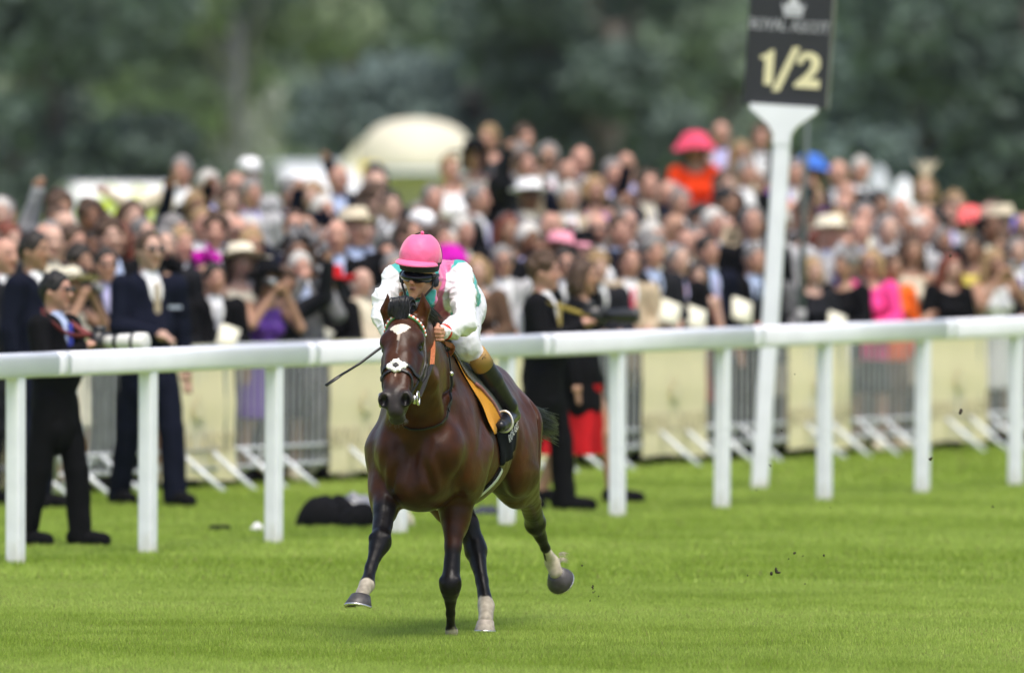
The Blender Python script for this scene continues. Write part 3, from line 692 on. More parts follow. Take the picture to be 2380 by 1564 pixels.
def paint_horse(V):
    n1 = vnoise(V, 3.0, 1); n2 = vnoise(V, 14.0, 5); n3 = vnoise(V, 45.0, 9)
    C = np.empty((len(V), 3)); bay = np.array([.060, .0180, .0042]); dk = np.array([.0120, .0038, .0014]); blk = np.array([.0055, .0045, .0045])
    t = np.clip(.45 + .75*n1 + .30*n2, 0, 1)[:, None]; C[:] = bay*(1 - t*.75) + dk*t*.75
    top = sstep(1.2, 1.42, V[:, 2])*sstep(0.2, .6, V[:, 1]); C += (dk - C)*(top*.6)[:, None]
    ds = {k: polydist(V, J) for k, J in LEG.items()}
    near = np.stack([ds[k][0] for k in LEG], 1).argmin(1)
    for i, k in enumerate(LEG):
        d, p = ds[k]; own = (near == i) & (V[:, 2] < .80) & (d < np.interp(p, np.arange(7), np.array(LR[k])*1.0) + .045)
        start = {'rf': 1.75, 'lf': 2.0, 'rh': 1.9, 'lh': 2.2}[k]
        front = (V[:, 1] - np.where(True, LEG[k][2][1], 0))*-2.0 if k == 'rf' else 0
        w = sstep(start - .35, start + .35, p + .15*n2 + np.clip(front, -.15, .3))*own
        C += (blk - C)*w[:, None]
        ws = {'rf': 4.95, 'lf': 5.3, 'rh': 4.72, 'lh': 4.45}[k]
        e = .10*n2 + .05*n3
        if k == 'lh': e = e + np.where(V[:, 0] > LEG[k][4][0], .25, -.25)
        w = sstep(ws - .05, ws + .05, p + e)*own
        if k == 'lf': w = np.maximum(w, own*sstep(.055, .035, V[:, 2] + .02*n3))
        wt = np.array([.40, .35, .27])*(1 + .35*n3[:, None] + .25*n2[:, None]); C += (wt - C)*w[:, None]
    # head marks in head coordinates
    q = V - poll; l, a, n = (q @ hl)/HW, q @ ha, q @ hn
    head = (a > -.02) & (a < .66) & (np.abs(l) < .14) & (n > -.24) & (V[:, 1] < -.45)
    muz = sstep(.42, .50, a + .03*n2)*head; C += (np.array([.026, .021, .020]) - C)*muz[:, None]
    ne = np.maximum(sstep(.046, .026, np.linalg.norm((V - hp(.092, .182, -.050))/np.array([1, 1, 1]), axis=1)), sstep(.046, .026, np.linalg.norm(V - hp(-.092, .182, -.050), axis=1)))
    C += (blk - C)*(ne*.85*head)[:, None]
    for s in (-1, 1):
        d = np.linalg.norm((V - hp(s*.048, .540, -.03)), axis=1); C += (np.array([.004, .003, .003]) - C)*(sstep(.034, .022, d)*head)[:, None]
    e = .006*n3
    half = .046*(1 - np.clip((a - .105)/.052, 0, 1))**.8
    star = head & (n > -.06) & (a > .085 + e) & (a < .155) & (np.abs(l + .003) < np.where(a < .107, .046*np.clip((a - .085)/.014, 0, 1)**.4, half) + e)
    line = head & (n > -.06) & (a > .15) & (a < .185 + 5*e) & (np.abs(l + .004) < .004 + e*.4)
    snip = head & (n > -.06) & (a > .37) & (a < .425) & (np.abs(l + .002) < .006*(1 - (a - .37)/.06))
    C[star] = np.array([.62, .56, .47]); C[line] = np.array([.40, .32, .25]); C[snip] = np.array([.35, .26, .2])
    faint = head & (n > -.06) & (a > .18) & (a < .27) & (np.abs(l + .004) < .003); C[faint] = C[faint]*.7 + .06
    lip = head & (a > .545) & (np.abs(l) > .03) & (n < -.085); C[lip] = C[lip]*.5 + np.array([.09, .08, .07])*.5
    return C
m_coat = mat('horse_coat', (.1, .04, .02), rough=.35, spec=.19, attr='Col', noise=.3, scale=11, bump=.35, bscale=20)
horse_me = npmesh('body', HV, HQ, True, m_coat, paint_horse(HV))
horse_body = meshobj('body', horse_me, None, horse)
HB = BVHTree.FromPolygons([tuple(v) for v in HV], [tuple(int(i) for i in q) for q in HQ])
def snap(p, off=0.0):
    co, no, _, _ = HB.find_nearest(Vector(p)); return co + no*off, no
m_black = mat('black_leather', (.006, .0055, .0055), rough=.45, bump=.1)
m_eye = mat('eye_glass', (.004, .0025, .002), rough=.16, spec=.4)
m_palehoof = mat('pale_hoof_horn', (.36, .31, .25), rough=.6, noise=.3, scale=30, bump=.15)
m_hoof = mat('hoof_horn', (.045, .040, .038), rough=.45, noise=.4, scale=30, bump=.15)
m_steel = mat('polished_steel', (.62, .60, .56), rough=.25, metal=.9)
m_hair = mat('black_hair', (.005, .0045, .005), rough=.42, spec=.5)
for s in (-1, 1):
    ec, eno = snap(hp(s*.092, .182, -.050), -.0100)
    MB().lathe([(.001, -.0185), (.011, -.015), (.0172, -.0065), (.0185, 0), (.0172, .0065), (.011, .015), (.001, .0185)], ec, 14).obj('eye', m_eye, horse, True)
# hooves: a horn cone with a flat sole and a shoe
def hoof(c, axis, fwd, r0=.046, r1=.066, h=.075, m_=None):
    axis = Vector(axis).normalized(); fwd = Vector(fwd); fwd = (fwd - axis*fwd.dot(axis)).normalized(); sid = axis.cross(fwd)
    m = MB(); n = 20; rings = []
    for k, (t, r) in enumerate([(0, r0*.8), (.08, r0), (.5, (r0 + r1)/2), (.93, r1), (1.0, r1*.97), (1.0, r1*.8), (.93, r1*.45)]):
        ring = []
        for j in range(n):
            a = 2*math.pi*j/n; ca, sa = math.cos(a), math.sin(a)
            tt = t*(1 if ca > 0 else 1 + .28*ca)                   # heel lower than toe
            ring.append(Vector(c) + axis*(h*tt) + fwd*(r*ca*(1.12 if ca > 0 else .85) + .018*t) + sid*(r*sa))
        rings.append(ring)
    v = [p for r_ in rings for p in r_]; f = [(i*n + j, i*n + (j+1) % n, (i+1)*n + (j+1) % n, (i+1)*n + j) for i in range(len(rings) - 1) for j in range(n)]
    f.append(tuple((len(rings)-1)*n + j for j in range(n))); f.append(tuple(range(n - 1, -1, -1)))
    o = m.add(v, f).obj('hoof', m_ or m_hoof, horse, True)
    sh = MB(); pts = [Vector(c) + axis*(h*(1.03 if math.cos(a) > 0 else 1.03 + .28*math.cos(a)*1.0)) + fwd*(r1*.93*math.cos(a)*(1.12 if math.cos(a) > 0 else .85) + .018) + sid*(r1*.93*math.sin(a)) for a in np.linspace(-2.5, 2.5, 18)]
    sh.tube(pts, .007, 6).obj('horseshoe', m_steel, o, True)
hoof(LEG['rf'][6] + np.array([0, 0, .004]), HP(833, 1412, 54.46) - LEG['rf'][6] + np.array([0, .015, -.03]), (-.25, -1, .25), h=.066)
hoof(LEG['lf'][6] + np.array([0, 0, .012]), (0, .55, -.8), (0, -1, -.6), h=.05, r0=.026, r1=.036, m_=m_palehoof)
hoof(LEG['rh'][6] + np.array([0, 0, .004]), (0, -.12, -1), (0, -1, -.2), h=.058, r0=.040, r1=.052, m_=m_palehoof)
hoof(LEG['lh'][6] + np.array([0, .0, 0]), (.22, .80, -.50), (.32, -.45, -.9), h=.055, r0=.045, r1=.072)
# hair: tapered strands
def strands(name, roots, tips_fn, r0, parent, m, n=4, seg=6):
    mb = MB()
    for p in roots:
        pts = tips_fn(p); k = len(pts); mb.tube(pts, [r0*(1 - .85*(i/(k - 1))**1.5) for i in range(k)], n, True)
    return mb.obj(name, m, parent, True)
def forelock(p):
    u, v = p; j = random.uniform(-1.6, 1.6); root = hp(u*.045, -.035, -.07 + .03*v) + np.array([0, 0, .01])
    return spline([root, root + np.array([-.004 + .006*j, -.02, .052 + .018*v]), root + np.array([-.010 + .010*j - u*.008, -.085, .060 + .020*v - .012*abs(u)]), hp(u*.040 - .012 + .006*j, .020, .028 + .012*v), hp(u*.016 - .012 + .010*j, .052 + .012*j - .02*abs(u), .012)], 3)
strands('forelock', [(random.uniform(-1, 1), random.uniform(-1, 1)) for _ in range(420)], forelock, .0036, horse, m_hair)
def mane_fn(t):
    c = np.array([.05*(1 - t), -.60 + .80*t, 1.66 - .17*t]); j = np.random.default_rng(int(t*1e6)).uniform(-1, 1, 6)
    root, _ = snap(c + np.array([.02*j[0], .02*j[1], 0]), -.01); root = np.array(root)
    return spline([root, root + np.array([.035, .02, .010 + .012*j[3]]), root + np.array([.065 + .015*j[4], .06 + .04*j[5], -.012 + .018*j[3]]), root + np.array([.092 + .02*j[4], .12 + .05*j[5], -.055 + .022*j[3]])], 3)
strands('mane', list(np.linspace(0, 1, 420)), mane_fn, .0045, horse, m_hair)
tail_root = np.array([.02, 1.62, 1.10])
def tail_fn(i):
    g = np.random.default_rng(i + 50); j = g.normal(0, 1, 9); u = g.random()
    e = HP(1250 + 50*u, 990 + 15*j[1] + 6*u, 57.4 + .08*j[2])
    m1 = tail_root + np.array([.06 + .012*j[3], .10 + .02*j[4], .02 + .015*j[5]])
    m2 = HP(1230 + 14*u, 972 + 10*j[1] + 5*j[6], 57.1)
    return spline([tail_root + np.array([.012*j[0], 0, .012*j[8]]), m1, m2, e], 4)
strands('tail', list(range(460)), tail_fn, .0055, horse, m_hair)
# chin whiskers
def whisk(i):
    g = np.random.default_rng(i); l = g.uniform(-.05, .055); p, no = snap(hp(l, .56 + .015*g.random(), -.125), 0); p = np.array(p)
    return [p, p + np.array([.004*g.normal() + l*.2, -.012*g.random(), -.012]), p + np.array([.006*g.normal() + l*.25, -.010*g.random(), -.016 - .010*g.random()])]
strands('chin_whiskers', list(range(44)), whisk, .0009, horse, mat('whisker', (.10, .09, .075), rough=.6), 3)
def sock_hair(i):
    g = np.random.default_rng(i + 900); f = LEG['lh'][5]; a = g.uniform(-.5, .6)
    p = f + np.array([.030 + .008*g.random(), .02, .045*a + .02]); return [p, p + np.array([.014, .02, .004]), p + np.array([.03 + .015*g.random(), .03, -.012*g.random()])]
strands('fetlock_feather', list(range(40)), sock_hair, .0016, horse, mat('white_hair', (.6, .54, .44), rough=.7), 3)

# ------------------------------------------------------------------ tack: bridle, reins, saddle, cloths
def strap(name, pts, w, parent, m, off=.004, th=.0035, n=6, snapit=True):
    """flat leather strip laid on the horse along pts"""
    P = spline(pts, n); mb = MB(); cs = []
    for p in P:
        if snapit: c, no = snap(p, off)
        else: c, no = Vector(p), Vector((0, -1, 0.3))
        cs.append((c, no))
    v = []
    for i, (c, no) in enumerate(cs):
        t = (cs[min(i+1, len(cs)-1)][0] - cs[max(i-1, 0)][0]).normalized(); b = t.cross(no).normalized()
        v += [c + b*w/2 - no*th, c + b*w/2 + no*th, c - b*w/2 + no*th, c - b*w/2 - no*th]
    f = []
    for i in range(len(cs) - 1):
        for j in range(4): f.append((4*i + j, 4*i + (j+1) % 4, 4*i + 4 + (j+1) % 4, 4*i + 4 + j))
    f += [(3, 2, 1, 0), tuple(4*(len(cs)-1) + j for j in range(4))]
    return mb.add(v, f).obj(name, m, parent, False)
bridle = empty('bridle', (0, 0, 0)); bridle.parent = horse
m_wool = mat('sheepskin', (.80, .78, .72), rough=.95, bump=.8, bscale=160)
bb = [hp(-.105, .055, -.10), hp(-.085, .040, -.045), hp(-.045, .028, -.005), hp(0, .024, .0), hp(.045, .028, -.005), hp(.085, .040, -.045), hp(.105, .055, -.10)]
m_bb = mat('browband_green', (.10, .30, .11), rough=.5)
band = strap('browband', bb, .017, bridle, m_bb, .005)
bp = spline(bb, 40); L = [0]; cs = [snap(p, .010)[0] for p in bp]
for i in range(1, len(cs)): L.append(L[-1] + (cs[i] - cs[i-1]).length)
m_bw = mat('bead_white', (.85, .85, .83), rough=.2, coat=.5); m_bo = mat('bead_coral', (.75, .16, .09), rough=.25, coat=.5)
sph = lambda r: [(r*math.sin(a), -r*math.cos(a)) for a in np.linspace(.15, math.pi - .15, 6)]
bead_me = [MB().lathe(sph(.0072), n=8).mesh('bead', m_bw, True), MB().lathe(sph(.0062), n=8).mesh('bead', m_bo, True)]
k = 0
for i in range(len(cs)):
    if L[i] >= k*.0118 + .006:
        b_ = bpy.data.objects.new('bead', bead_me[k % 2]); link(b_, band); b_.location = cs[i]; k += 1
for s in (-1, 1):
    strap('cheekpiece', [hp(s*.098, .045, -.10), hp(s*.112, .14, -.125), hp(s*.105, .24, -.13), hp(s*.085, .33, -.13), hp(s*.07, .42, -.125)], .020, bridle, m_black, .004)
    strap('headpiece', [hp(s*.098, .05, -.10), hp(s*.07, .0, -.13), hp(s*.02, -.02, -.14)], .022, bridle, m_black, .005)
    strap('throat_lash', [hp(s*.105, .05, -.13), hp(s*.10, .16, -.20), hp(s*.06, .26, -.28)], .012, bridle, m_black, .006)
    strap('noseband', [hp(s*.022, .325, .0), hp(s*.06, .345, -.03), hp(s*.082, .335, -.09), hp(s*.085, .29, -.15)], .017, bridle, m_black, .006)
    strap('noseband', [hp(s*.022, .365, -.005), hp(s*.052, .395, -.03), hp(s*.064, .44, -.07), hp(s*.055, .47, -.11)], .012, bridle, m_black, .006)
    ring = MB().tube([hp(s*.072, .445, -.115) + hl*s*.012 + ha*(.031*math.cos(a)) + hn*(.031*math.sin(a)) for a in np.linspace(0, 2*math.pi, 19)], .0055, 6, False).obj('bit_ring', m_steel, bridle, True)
    MB().lathe([(.004, -.022), (.012, -.012), (.014, 0), (.012, .012), (.004, .022)], hp(s*.070, .462, -.105), 10).obj('bit_mouthpiece', m_steel, bridle, True)
    strap('loose_strap_end', [hp(s*.112, .20, -.14), hp(s*.108, .26, -.15), hp(s*.10, .31, -.155)], .011, bridle, m_black, .012)
# sheepskin rosette on the noseband crossing with a dark leather disc
wool = SDF(hp(0, .34, 0) - .08, hp(0, .34, 0) + .08, .004)
for u0, v0, n0 in ((0, -.021, 8), (0, .021, 8), (-.027, 0, 6), (.027, 0, 6)):
    for i in range(n0*5):
        g = np.random.default_rng(i + int(1000*abs(u0 + 2*v0)) + (500 if v0 > 0 or u0 > 0 else 0)); c, no = snap(hp(u0 + g.normal()*(.010 if v0 else .005) - .002, .343 + v0 + g.normal()*(.0055 if v0 else .008), 0), .004 + .006*g.random()); wool.ell(np.array(c), (.0045 + .004*g.random(),)*3, k=.004)
wv, wf = wool.net(); pad = meshobj('noseband_pad', npmesh('noseband_pad', wv, wf, True, m_wool), None, bridle)
c, no = snap(hp(-.002, .343, 0), .010); rot = no.to_track_quat('Z', 'Y').to_matrix()
MB().lathe([(.015, -.004), (.016, .006), (.013, .009), (.008, .007), (.001, .011)], c, 4, rot).obj('leather_disc', m_black, pad, True)
# reins: rubber grips up to the hands, leather at the bit
m_rubber = mat('rein_rubber', (.42, .13, .045), rough=.6, bump=.6, bscale=220)
LHAND = HP(1003, 775, 54.74); RHAND = HP(925, 788, 54.95)
for s, hd in ((1, LHAND), (-1, RHAND)):
    b0 = hp(s*.086, .42, -.13); k_ = 1.0 if s > 0 else .0; b0 = b0 if s > 0 else hp(-.062, .43, -.14); mid = b0*.45 + hd*.55 + np.array([.040*k_, -.05*k_, -.012]); mid2 = b0*.2 + hd*.8 + np.array([.026*k_, -.03*k_, -.006])
    strap('rein', [b0, b0*.7 + mid*.3, mid], .018, bridle, m_black, snapit=False)
    strap('rein_grip', [mid, mid2, hd], .022, bridle, m_rubber, snapit=False)
# loop of spare rein over the withers
strap('rein_grip', [LHAND + np.array([.02, .02, -.01]), HP(1033, 797, 54.95), HP(1052, 806, 55.0), HP(1042, 824, 55.05), HP(1010, 820, 55.1)], .024, bridle, m_rubber, snapit=False)
# neck strap with a knotted end
strap('neck_strap', [HP(1020, 815, 55.0), HP(1048, 862, 54.95), HP(1051, 900, 54.95), HP(1035, 940, 54.95), HP(1010, 970, 54.9), HP(980, 984, 54.86), HP(945, 985, 54.85)], .009, horse, m_black, .008)
strap('neck_strap', [HP(1046, 862, 54.95), HP(1057, 893, 54.95), HP(1040, 925, 54.95), HP(1036, 930, 54.95), HP(1044, 945, 54.9), HP(1056, 953, 54.9)], .008, horse, m_black, .012)
MB().lathe(sph(.012), HP(1049, 868, 54.80), 8).obj('buckle', m_steel, horse, True)
# sheets that lie on the horse's side: u runs back, v runs down
def sheet(name, quad, nu, nv, off, m, parent, wav=0.0, th=.004, flare=0.0):
    A, B, C_, D = [np.asarray(p, float) for p in quad]; v = []; g = np.random.default_rng(3)
    for i in range(nu + 1):
        for j in range(nv + 1):
            a, b = i/nu, j/nv; p = (A*(1-a) + B*a)*(1-b) + (D*(1-a) + C_*a)*b
            c, no = snap(p, off + flare*b*b)
            wv_ = wav*math.sin(a*13 + 2*b + 3*math.sin(b*4))*b
            v.append(np.array(c) + np.array(no)*wv_)
    v = np.array(v); f = []
    idx = lambda i, j: i*(nv + 1) + j
    for i in range(nu):
        for j in range(nv): f.append((idx(i, j), idx(i+1, j), idx(i+1, j+1), idx(i, j+1)))
    o = meshobj(name, npmesh(name, v, f, True, m), None, parent)
    md = o.modifiers.new('thickness', 'SOLIDIFY'); md.thickness = th; md.offset = 1.0
    return o, v
m_cloth_blk = mat('black_cloth', (.004, .004, .005), spec=.1, rough=.9, bump=.25, bscale=40)
m_gold = mat('gold_cloth', srgb(196, 136, 34), rough=.75, bump=.5, bscale=16, noise=.12, scale=14)
m_flap = mat('grey_suede', (.17, .165, .16), rough=.8, bump=.2, bscale=120)
m_trim = mat('mauve_leather', (.26, .12, .12), rough=.5)
saddle = empty('saddle', (0, 0, 0)); saddle.parent = horse
for s in (-1, 1):
    sheet('saddle_cloth', [(s*.10, .38, 1.5), (s*.10, 1.02, 1.5), (s*.42, .90, .88), (s*.42, .46, .80)], 20, 18, .006, m_cloth_blk, saddle, .006)
    sheet('number_cloth', [(s*.12, .22, 1.45), (s*.12, .55, 1.45), (s*.40, .70, 1.03), (s*.40, .30, 1.05)], 16, 14, .011, m_gold, saddle, .010, .004, .012)
    q = [(s*.11, .15, 1.46), (s*.12, .46, 1.45), (s*.40, .74, 1.13), (s*.40, .50, 1.09)]
    fl, fv = sheet('saddle_flap', q, 12, 16, .022, m_flap, saddle, 0, .006, .004)
    # piping round the flap: front edge, foot, back edge
    ix = lambda i, j: fv[i*17 + j]
    edge = [ix(12, j) for j in range(0, 17)] + [ix(i, 16) for i in range(11, -1, -1)] + [ix(0, j) for j in range(15, 7, -1)]
    MB().tube(edge, .009, 6).obj('piping', m_trim, fl, True)
MB().tube([(-.14, .60, 1.42), (0, .62, 1.47), (.14, .60, 1.42)], [.03, .04, .03], 10).obj('saddle_seat', m_trim, saddle, True)
m_girth = mat('white_girth', (.60, .62, .58), rough=.8)
gp = [(.31, .52, .80), (.22, .44, .66), (.08, .42, .60), (-.1, .42, .60), (-.24, .44, .68), (-.31, .52, .80)]
strap('girth', gp, .075, saddle, m_cloth_blk, .001)
strap('girth', [(x, y + .02, z) for x, y, z in gp], .034, saddle, m_girth, .0035)
# ------------------------------------------------------------------ the jockey (built in the horse's frame)
jockey = empty('person', HO, HYAW)
tag(jockey, 'jockey in pink cap, teal and pink silks with white sleeves crouching on the bay horse', 'person')
JC = HP(973, 640, 54.93)
jf = np.array([-.10, -1.0, -.10]); jf /= np.linalg.norm(jf)
ju = np.array([.09, -.10, 1.0]); ju -= jf*(ju @ jf); ju /= np.linalg.norm(ju); jr = np.cross(ju, -jf); jr = -np.cross(jf, ju) if np.cross(jf, ju)[0] < 0 else np.cross(jf, ju)
JR = np.stack([jr, -jf, ju], 1)                      # columns: its left, back, up
def jp(l, b, u): return JC + jr*l - jf*b + ju*u
J_LS, J_LE, J_LW = HP(1064, 640, 55.2), HP(1078, 750, 54.98), HP(1032, 772, 54.82)
J_LM = HP(1076, 688, 55.1)
J_RS, J_RE, J_RW = HP(925, 648, 55.2), HP(890, 738, 55.08), HP(904, 772, 55.0)
J_NK, J_T1, J_T2, J_PV = HP(985, 655, 55.08), HP(1008, 672, 55.28), HP(1040, 682, 55.55), HP(1058, 706, 55.85)
J_LH, J_LK = HP(1076, 724, 55.82), HP(1078, 800, 55.36)
J_LC, J_LA, J_LT, J_LHL = HP(1112, 832, 55.40), HP(1183, 942, 55.62), HP(1164, 990, 55.45), HP(1193, 964, 55.70)
mir = lambda p: np.array([-p[0], p[1], p[2]])
legs = [(J_LH, J_LK, J_LC, J_LA, J_LT, J_LHL)]; legs.append(tuple(mir(p)*np.array([.82, 1, 1]) for p in legs[0]))
# body: one continuous figure, clothes go over it
S = SDF((-.46, -.48, .85), (.46, 1.05, 2.0), .0055)
S.ell(jp(0, .01, .02), (.072, .092, .098), JR, k=0)
S.chain([jp(0, -.040, -.040), jp(0, -.064, -.090)], [.050, .021], k=.016)           # jaw, chin
for s in (-1, 1):
    S.ell(jp(s*.034, -.062, -.020), (.021, .020, .024), JR, k=.012)                  # cheeks
    S.ell(jp(s*.070, .015, -.015), (.010, .020, .030), JR, k=.006)                   # ears
    S.ell(jp(s*.030, -.088, .012), (.017, .012, .011), JR, k=.008, op='sub')
S.cone(jp(0, -.084, .014), jp(0, -.108, -.024), .008, .0115, .008)                   # nose
S.ell(jp(.010, -.098, -.030), (.007, .009, .007), JR, k=.005); S.ell(jp(-.010, -.098, -.030), (.007, .009, .007), JR, k=.005)
S.ell(jp(0, -.086, -.053), (.018, .008, .0045), JR, k=.006); S.ell(jp(0, -.083, -.063), (.015, .008, .005), JR, k=.006)
S.cone(jp(-.017, -.099, -.058), jp(.017, -.099, -.058), .0022, .0022, .002, 'sub')
S.cone(jp(0, .02, -.06), J_NK, .052, .055, .03)
S.chain([J_NK, J_T1, J_T2, J_PV], [.08, .12, .12, .125], k=.04)
S.chain([J_T1*.5 + J_LS*.5, J_LS, J_LM, J_LE, J_LW], [.06, .055, .048, .040, .026], k=.02)
S.chain([J_T1*.5 + J_RS*.5, J_RS, J_RE, J_RW], [.06, .055, .040, .026], k=.02)
for h, k_, c, a, t, hl_ in legs: S.chain([J_PV*.6 + h*.4, h, k_, c, a, hl_, t], [.10, .085, .055, .042, .030, .024, .018], k=.01)
# hands closed round the reins: palm, four curled fingers, thumb
def fist(S, w, hd, side):
    d = hd - w; d = d/np.linalg.norm(d); up = np.array([0, -.25, 1.0]); up -= d*(up @ d); up /= np.linalg.norm(up); o = np.cross(d, up)
    if o[1] > 0: o = -o                                                        # towards the front
    S.cone(w, w + d*.05, .024, .030, .01); pc = w + d*.058
    S.ell(pc, (.030, .020, .036), np.stack([d, o, up], 1), k=.008)
    for i in range(4):
        b = pc + d*.024 + up*(.026 - .0175*i) + o*.012; k1 = b + d*(.024 - .003*abs(i - 1)) + o*.012; k2 = k1 + o*.022 - d*.010; k3 = k2 - d*.022 + o*.002
        S.chain([b, k1, k2, k3], [.0098, .0094, .0088, .0078], k=.002)
    tb = pc - d*.012 + up*.030; S.chain([tb, tb + d*.024 + up*.012 + o*.012, tb + d*.044 + up*.004 + o*.026], [.0115, .0105, .0085], k=.003)
fist(S, J_LW, LHAND, 1); fist(S, J_RW, RHAND, -1)
V, Q = S.net(); V = smooth_net(V, Q, 1, .4)
q = V - JC; l, b, u = q @ jr, q @ -jf, q @ ju
C = np.empty((len(V), 3)); C[:] = np.array([.50, .245, .155]); C *= (1 + .10*vnoise(V, 30, 2))[:, None]
dn = np.linalg.norm(V - jp(0, -.10, -.024), axis=1); C *= (1 - np.array([.0, .12, .14])*sstep(.045, .015, dn)[:, None])
lips = (np.abs(l) < .018) & (u < -.049) & (u > -.067) & (b < -.075); C[lips] = np.array([.45, .185, .135])
mo = (np.abs(l) < .014) & (np.abs(u + .058) < .0022) & (b < -.075); C[mo] = np.array([.10, .03, .03])
for s in (-1, 1):
    dc = np.linalg.norm(V - jp(s*.045, -.075, -.03), axis=1); C *= (1 - np.array([0, .10, .12])*sstep(.035, .01, dc)[:, None])
m_skinv = mat('jockey_skin', (.5, .26, .17), rough=.5, attr='Col', spec=.4, bump=.05, sss=.08)
meshobj('body', npmesh('body', V, Q, True, m_skinv, C), None, jockey)

# silks: body and sleeves
S = SDF((-.50, -.46, .95), (.50, 1.05, 2.0), .0065)
S.chain([HP(990, 648, 55.10), J_T1 + np.array([.01, 0, -.005]), J_T2 + np.array([0, 0, .01]), J_PV + np.array([0, -.02, .02])], [.085, .138, .138, .128], k=.05)
S.chain([J_T1*.4 + J_LS*.6, J_LS, J_LM, J_LE + np.array([.006, 0, 0]), J_LE*.5 + J_LW*.5, J_LW], [.077, .070, .062, .056, .048, .036], k=.025)
S.chain([J_T1*.4 + J_RS*.6, J_RS, J_RS*.45 + J_RE*.55 + np.array([-.02, 0, 0]), J_RE, J_RW], [.077, .070, .062, .055, .038], k=.025)
S.chain([jp(-.03, .05, -.105), jp(.04, .05, -.105)], [.045, .045], k=.03)
S.cone(jp(0, -.14, -.08), jp(0, .03, -.02), .07, .055, .02, 'sub')
V, Q = S.net(); V = smooth_net(V, Q, 2, .5)
dL, pL = polydist(V, [J_LS, J_LM, J_LE, J_LW]); dR, pR = polydist(V, [J_RS, J_RE, J_RW]); dT, _ = polydist(V, [J_NK, J_T1, J_T2, J_PV])
# folds in the silk: ridges across the sleeves, bunching at the elbows
nrm = np.zeros_like(V); e1 = V[Q[:, 1]] - V[Q[:, 0]]; e2 = V[Q[:, 2]] - V[Q[:, 0]]; fn = np.cross(e1, e2)
for j in range(4):
    for d in range(3): nrm[:, d] += np.bincount(Q[:, j], fn[:, d], len(V))
nrm /= np.linalg.norm(nrm, axis=1)[:, None] + 1e-9
w1 = vnoise(V*np.array([1, 1, 1.6]), 11, 3); w2 = vnoise(V, 24, 8)
fold = np.sin(18*pL + 14*w1)*(dL < .11)*.6 + np.sin(13*pR + 14*w1)*(dR < .11)*.5
cz = vnoise(V*np.array([1, 1, .40]), 15, 12); cx = vnoise(V*np.array([.5, .5, 1]), 20, 15); rg = lambda q_: np.clip(1 - np.abs(q_)*3.2, 0, 1)**2
V = V + nrm*(.0012*fold + .007*w1 + .003*w2 + .0075*rg(cz) + .0055*rg(cx) - .004)[:, None]
PX = np.array([(lambda r: (VW/2 + F*(r.dot(cr))/r.dot(cf), VH/2 - F*(r.dot(cu))/r.dot(cf)))((HM @ Vector(v)) - Vector((0, 0, CAM_H))) for v in V])
white = np.array([.74, .74, .77]); teal = srgb(52, 158, 152); pink = srgb(202, 100, 145)
C = np.empty((len(V), 3)); C[:] = teal
lo = np.interp(PX[:, 1], [590, 640, 690, 740], [1022, 1020, 1012, 1006]); hi = np.interp(PX[:, 1], [590, 620, 655, 690, 740], [1062, 1050, 1038, 1036, 1050])
C[(PX[:, 0] > lo) & (PX[:, 0] < hi)] = pink
fL = np.minimum(dT - dL - .030 + .025*np.clip(pL, 0, 1), (V - J_LS) @ np.array([.70, -.25, -.62]) + .012)
fR = np.minimum(dT - dR - .030 + .025*np.clip(pR, 0, 1), (V - J_RS) @ np.array([-.70, -.25, -.62]) + .014)
mk = sstep(-.004, .004, np.maximum(fL, fR))[:, None]; C = C*(1 - mk) + white*mk
m_silk = mat('racing_silk', (.8, .8, .8), rough=.38, spec=.45, attr='Col', bump=.12, bscale=45, sheen=.2)
meshobj('racing_silks', npmesh('racing_silks', V, Q, True, m_silk, C), None, jockey)
# breeches
S = SDF((-.50, -.10, .95), (.50, 1.15, 1.85), .0065)
S.ell(J_PV + np.array([0, .03, -.01]), (.145, .15, .14), k=0)
for h, k_, c, a, t, hl_ in legs: S.chain([J_PV*.4 + h*.6, h, k_, k_*.25 + c*.75], [.108, .098, .072, .052], k=.03, k0=.04)
V, Q = S.net(); V = smooth_net(V, Q, 2, .5)
V = V + (V - J_PV)/np.linalg.norm(V - J_PV, axis=1)[:, None]*(.007*vnoise(V, 16, 4) + .004*vnoise(V, 38, 6))[:, None]
breeches = meshobj('breeches', npmesh('breeches', V, Q, True, mat('white_breeches', (.62, .62, .66), rough=.6, bump=.2, bscale=50)), None, jockey)
BB = BVHTree.FromPolygons([tuple(v) for v in V], [tuple(int(i) for i in q_) for q_ in Q])
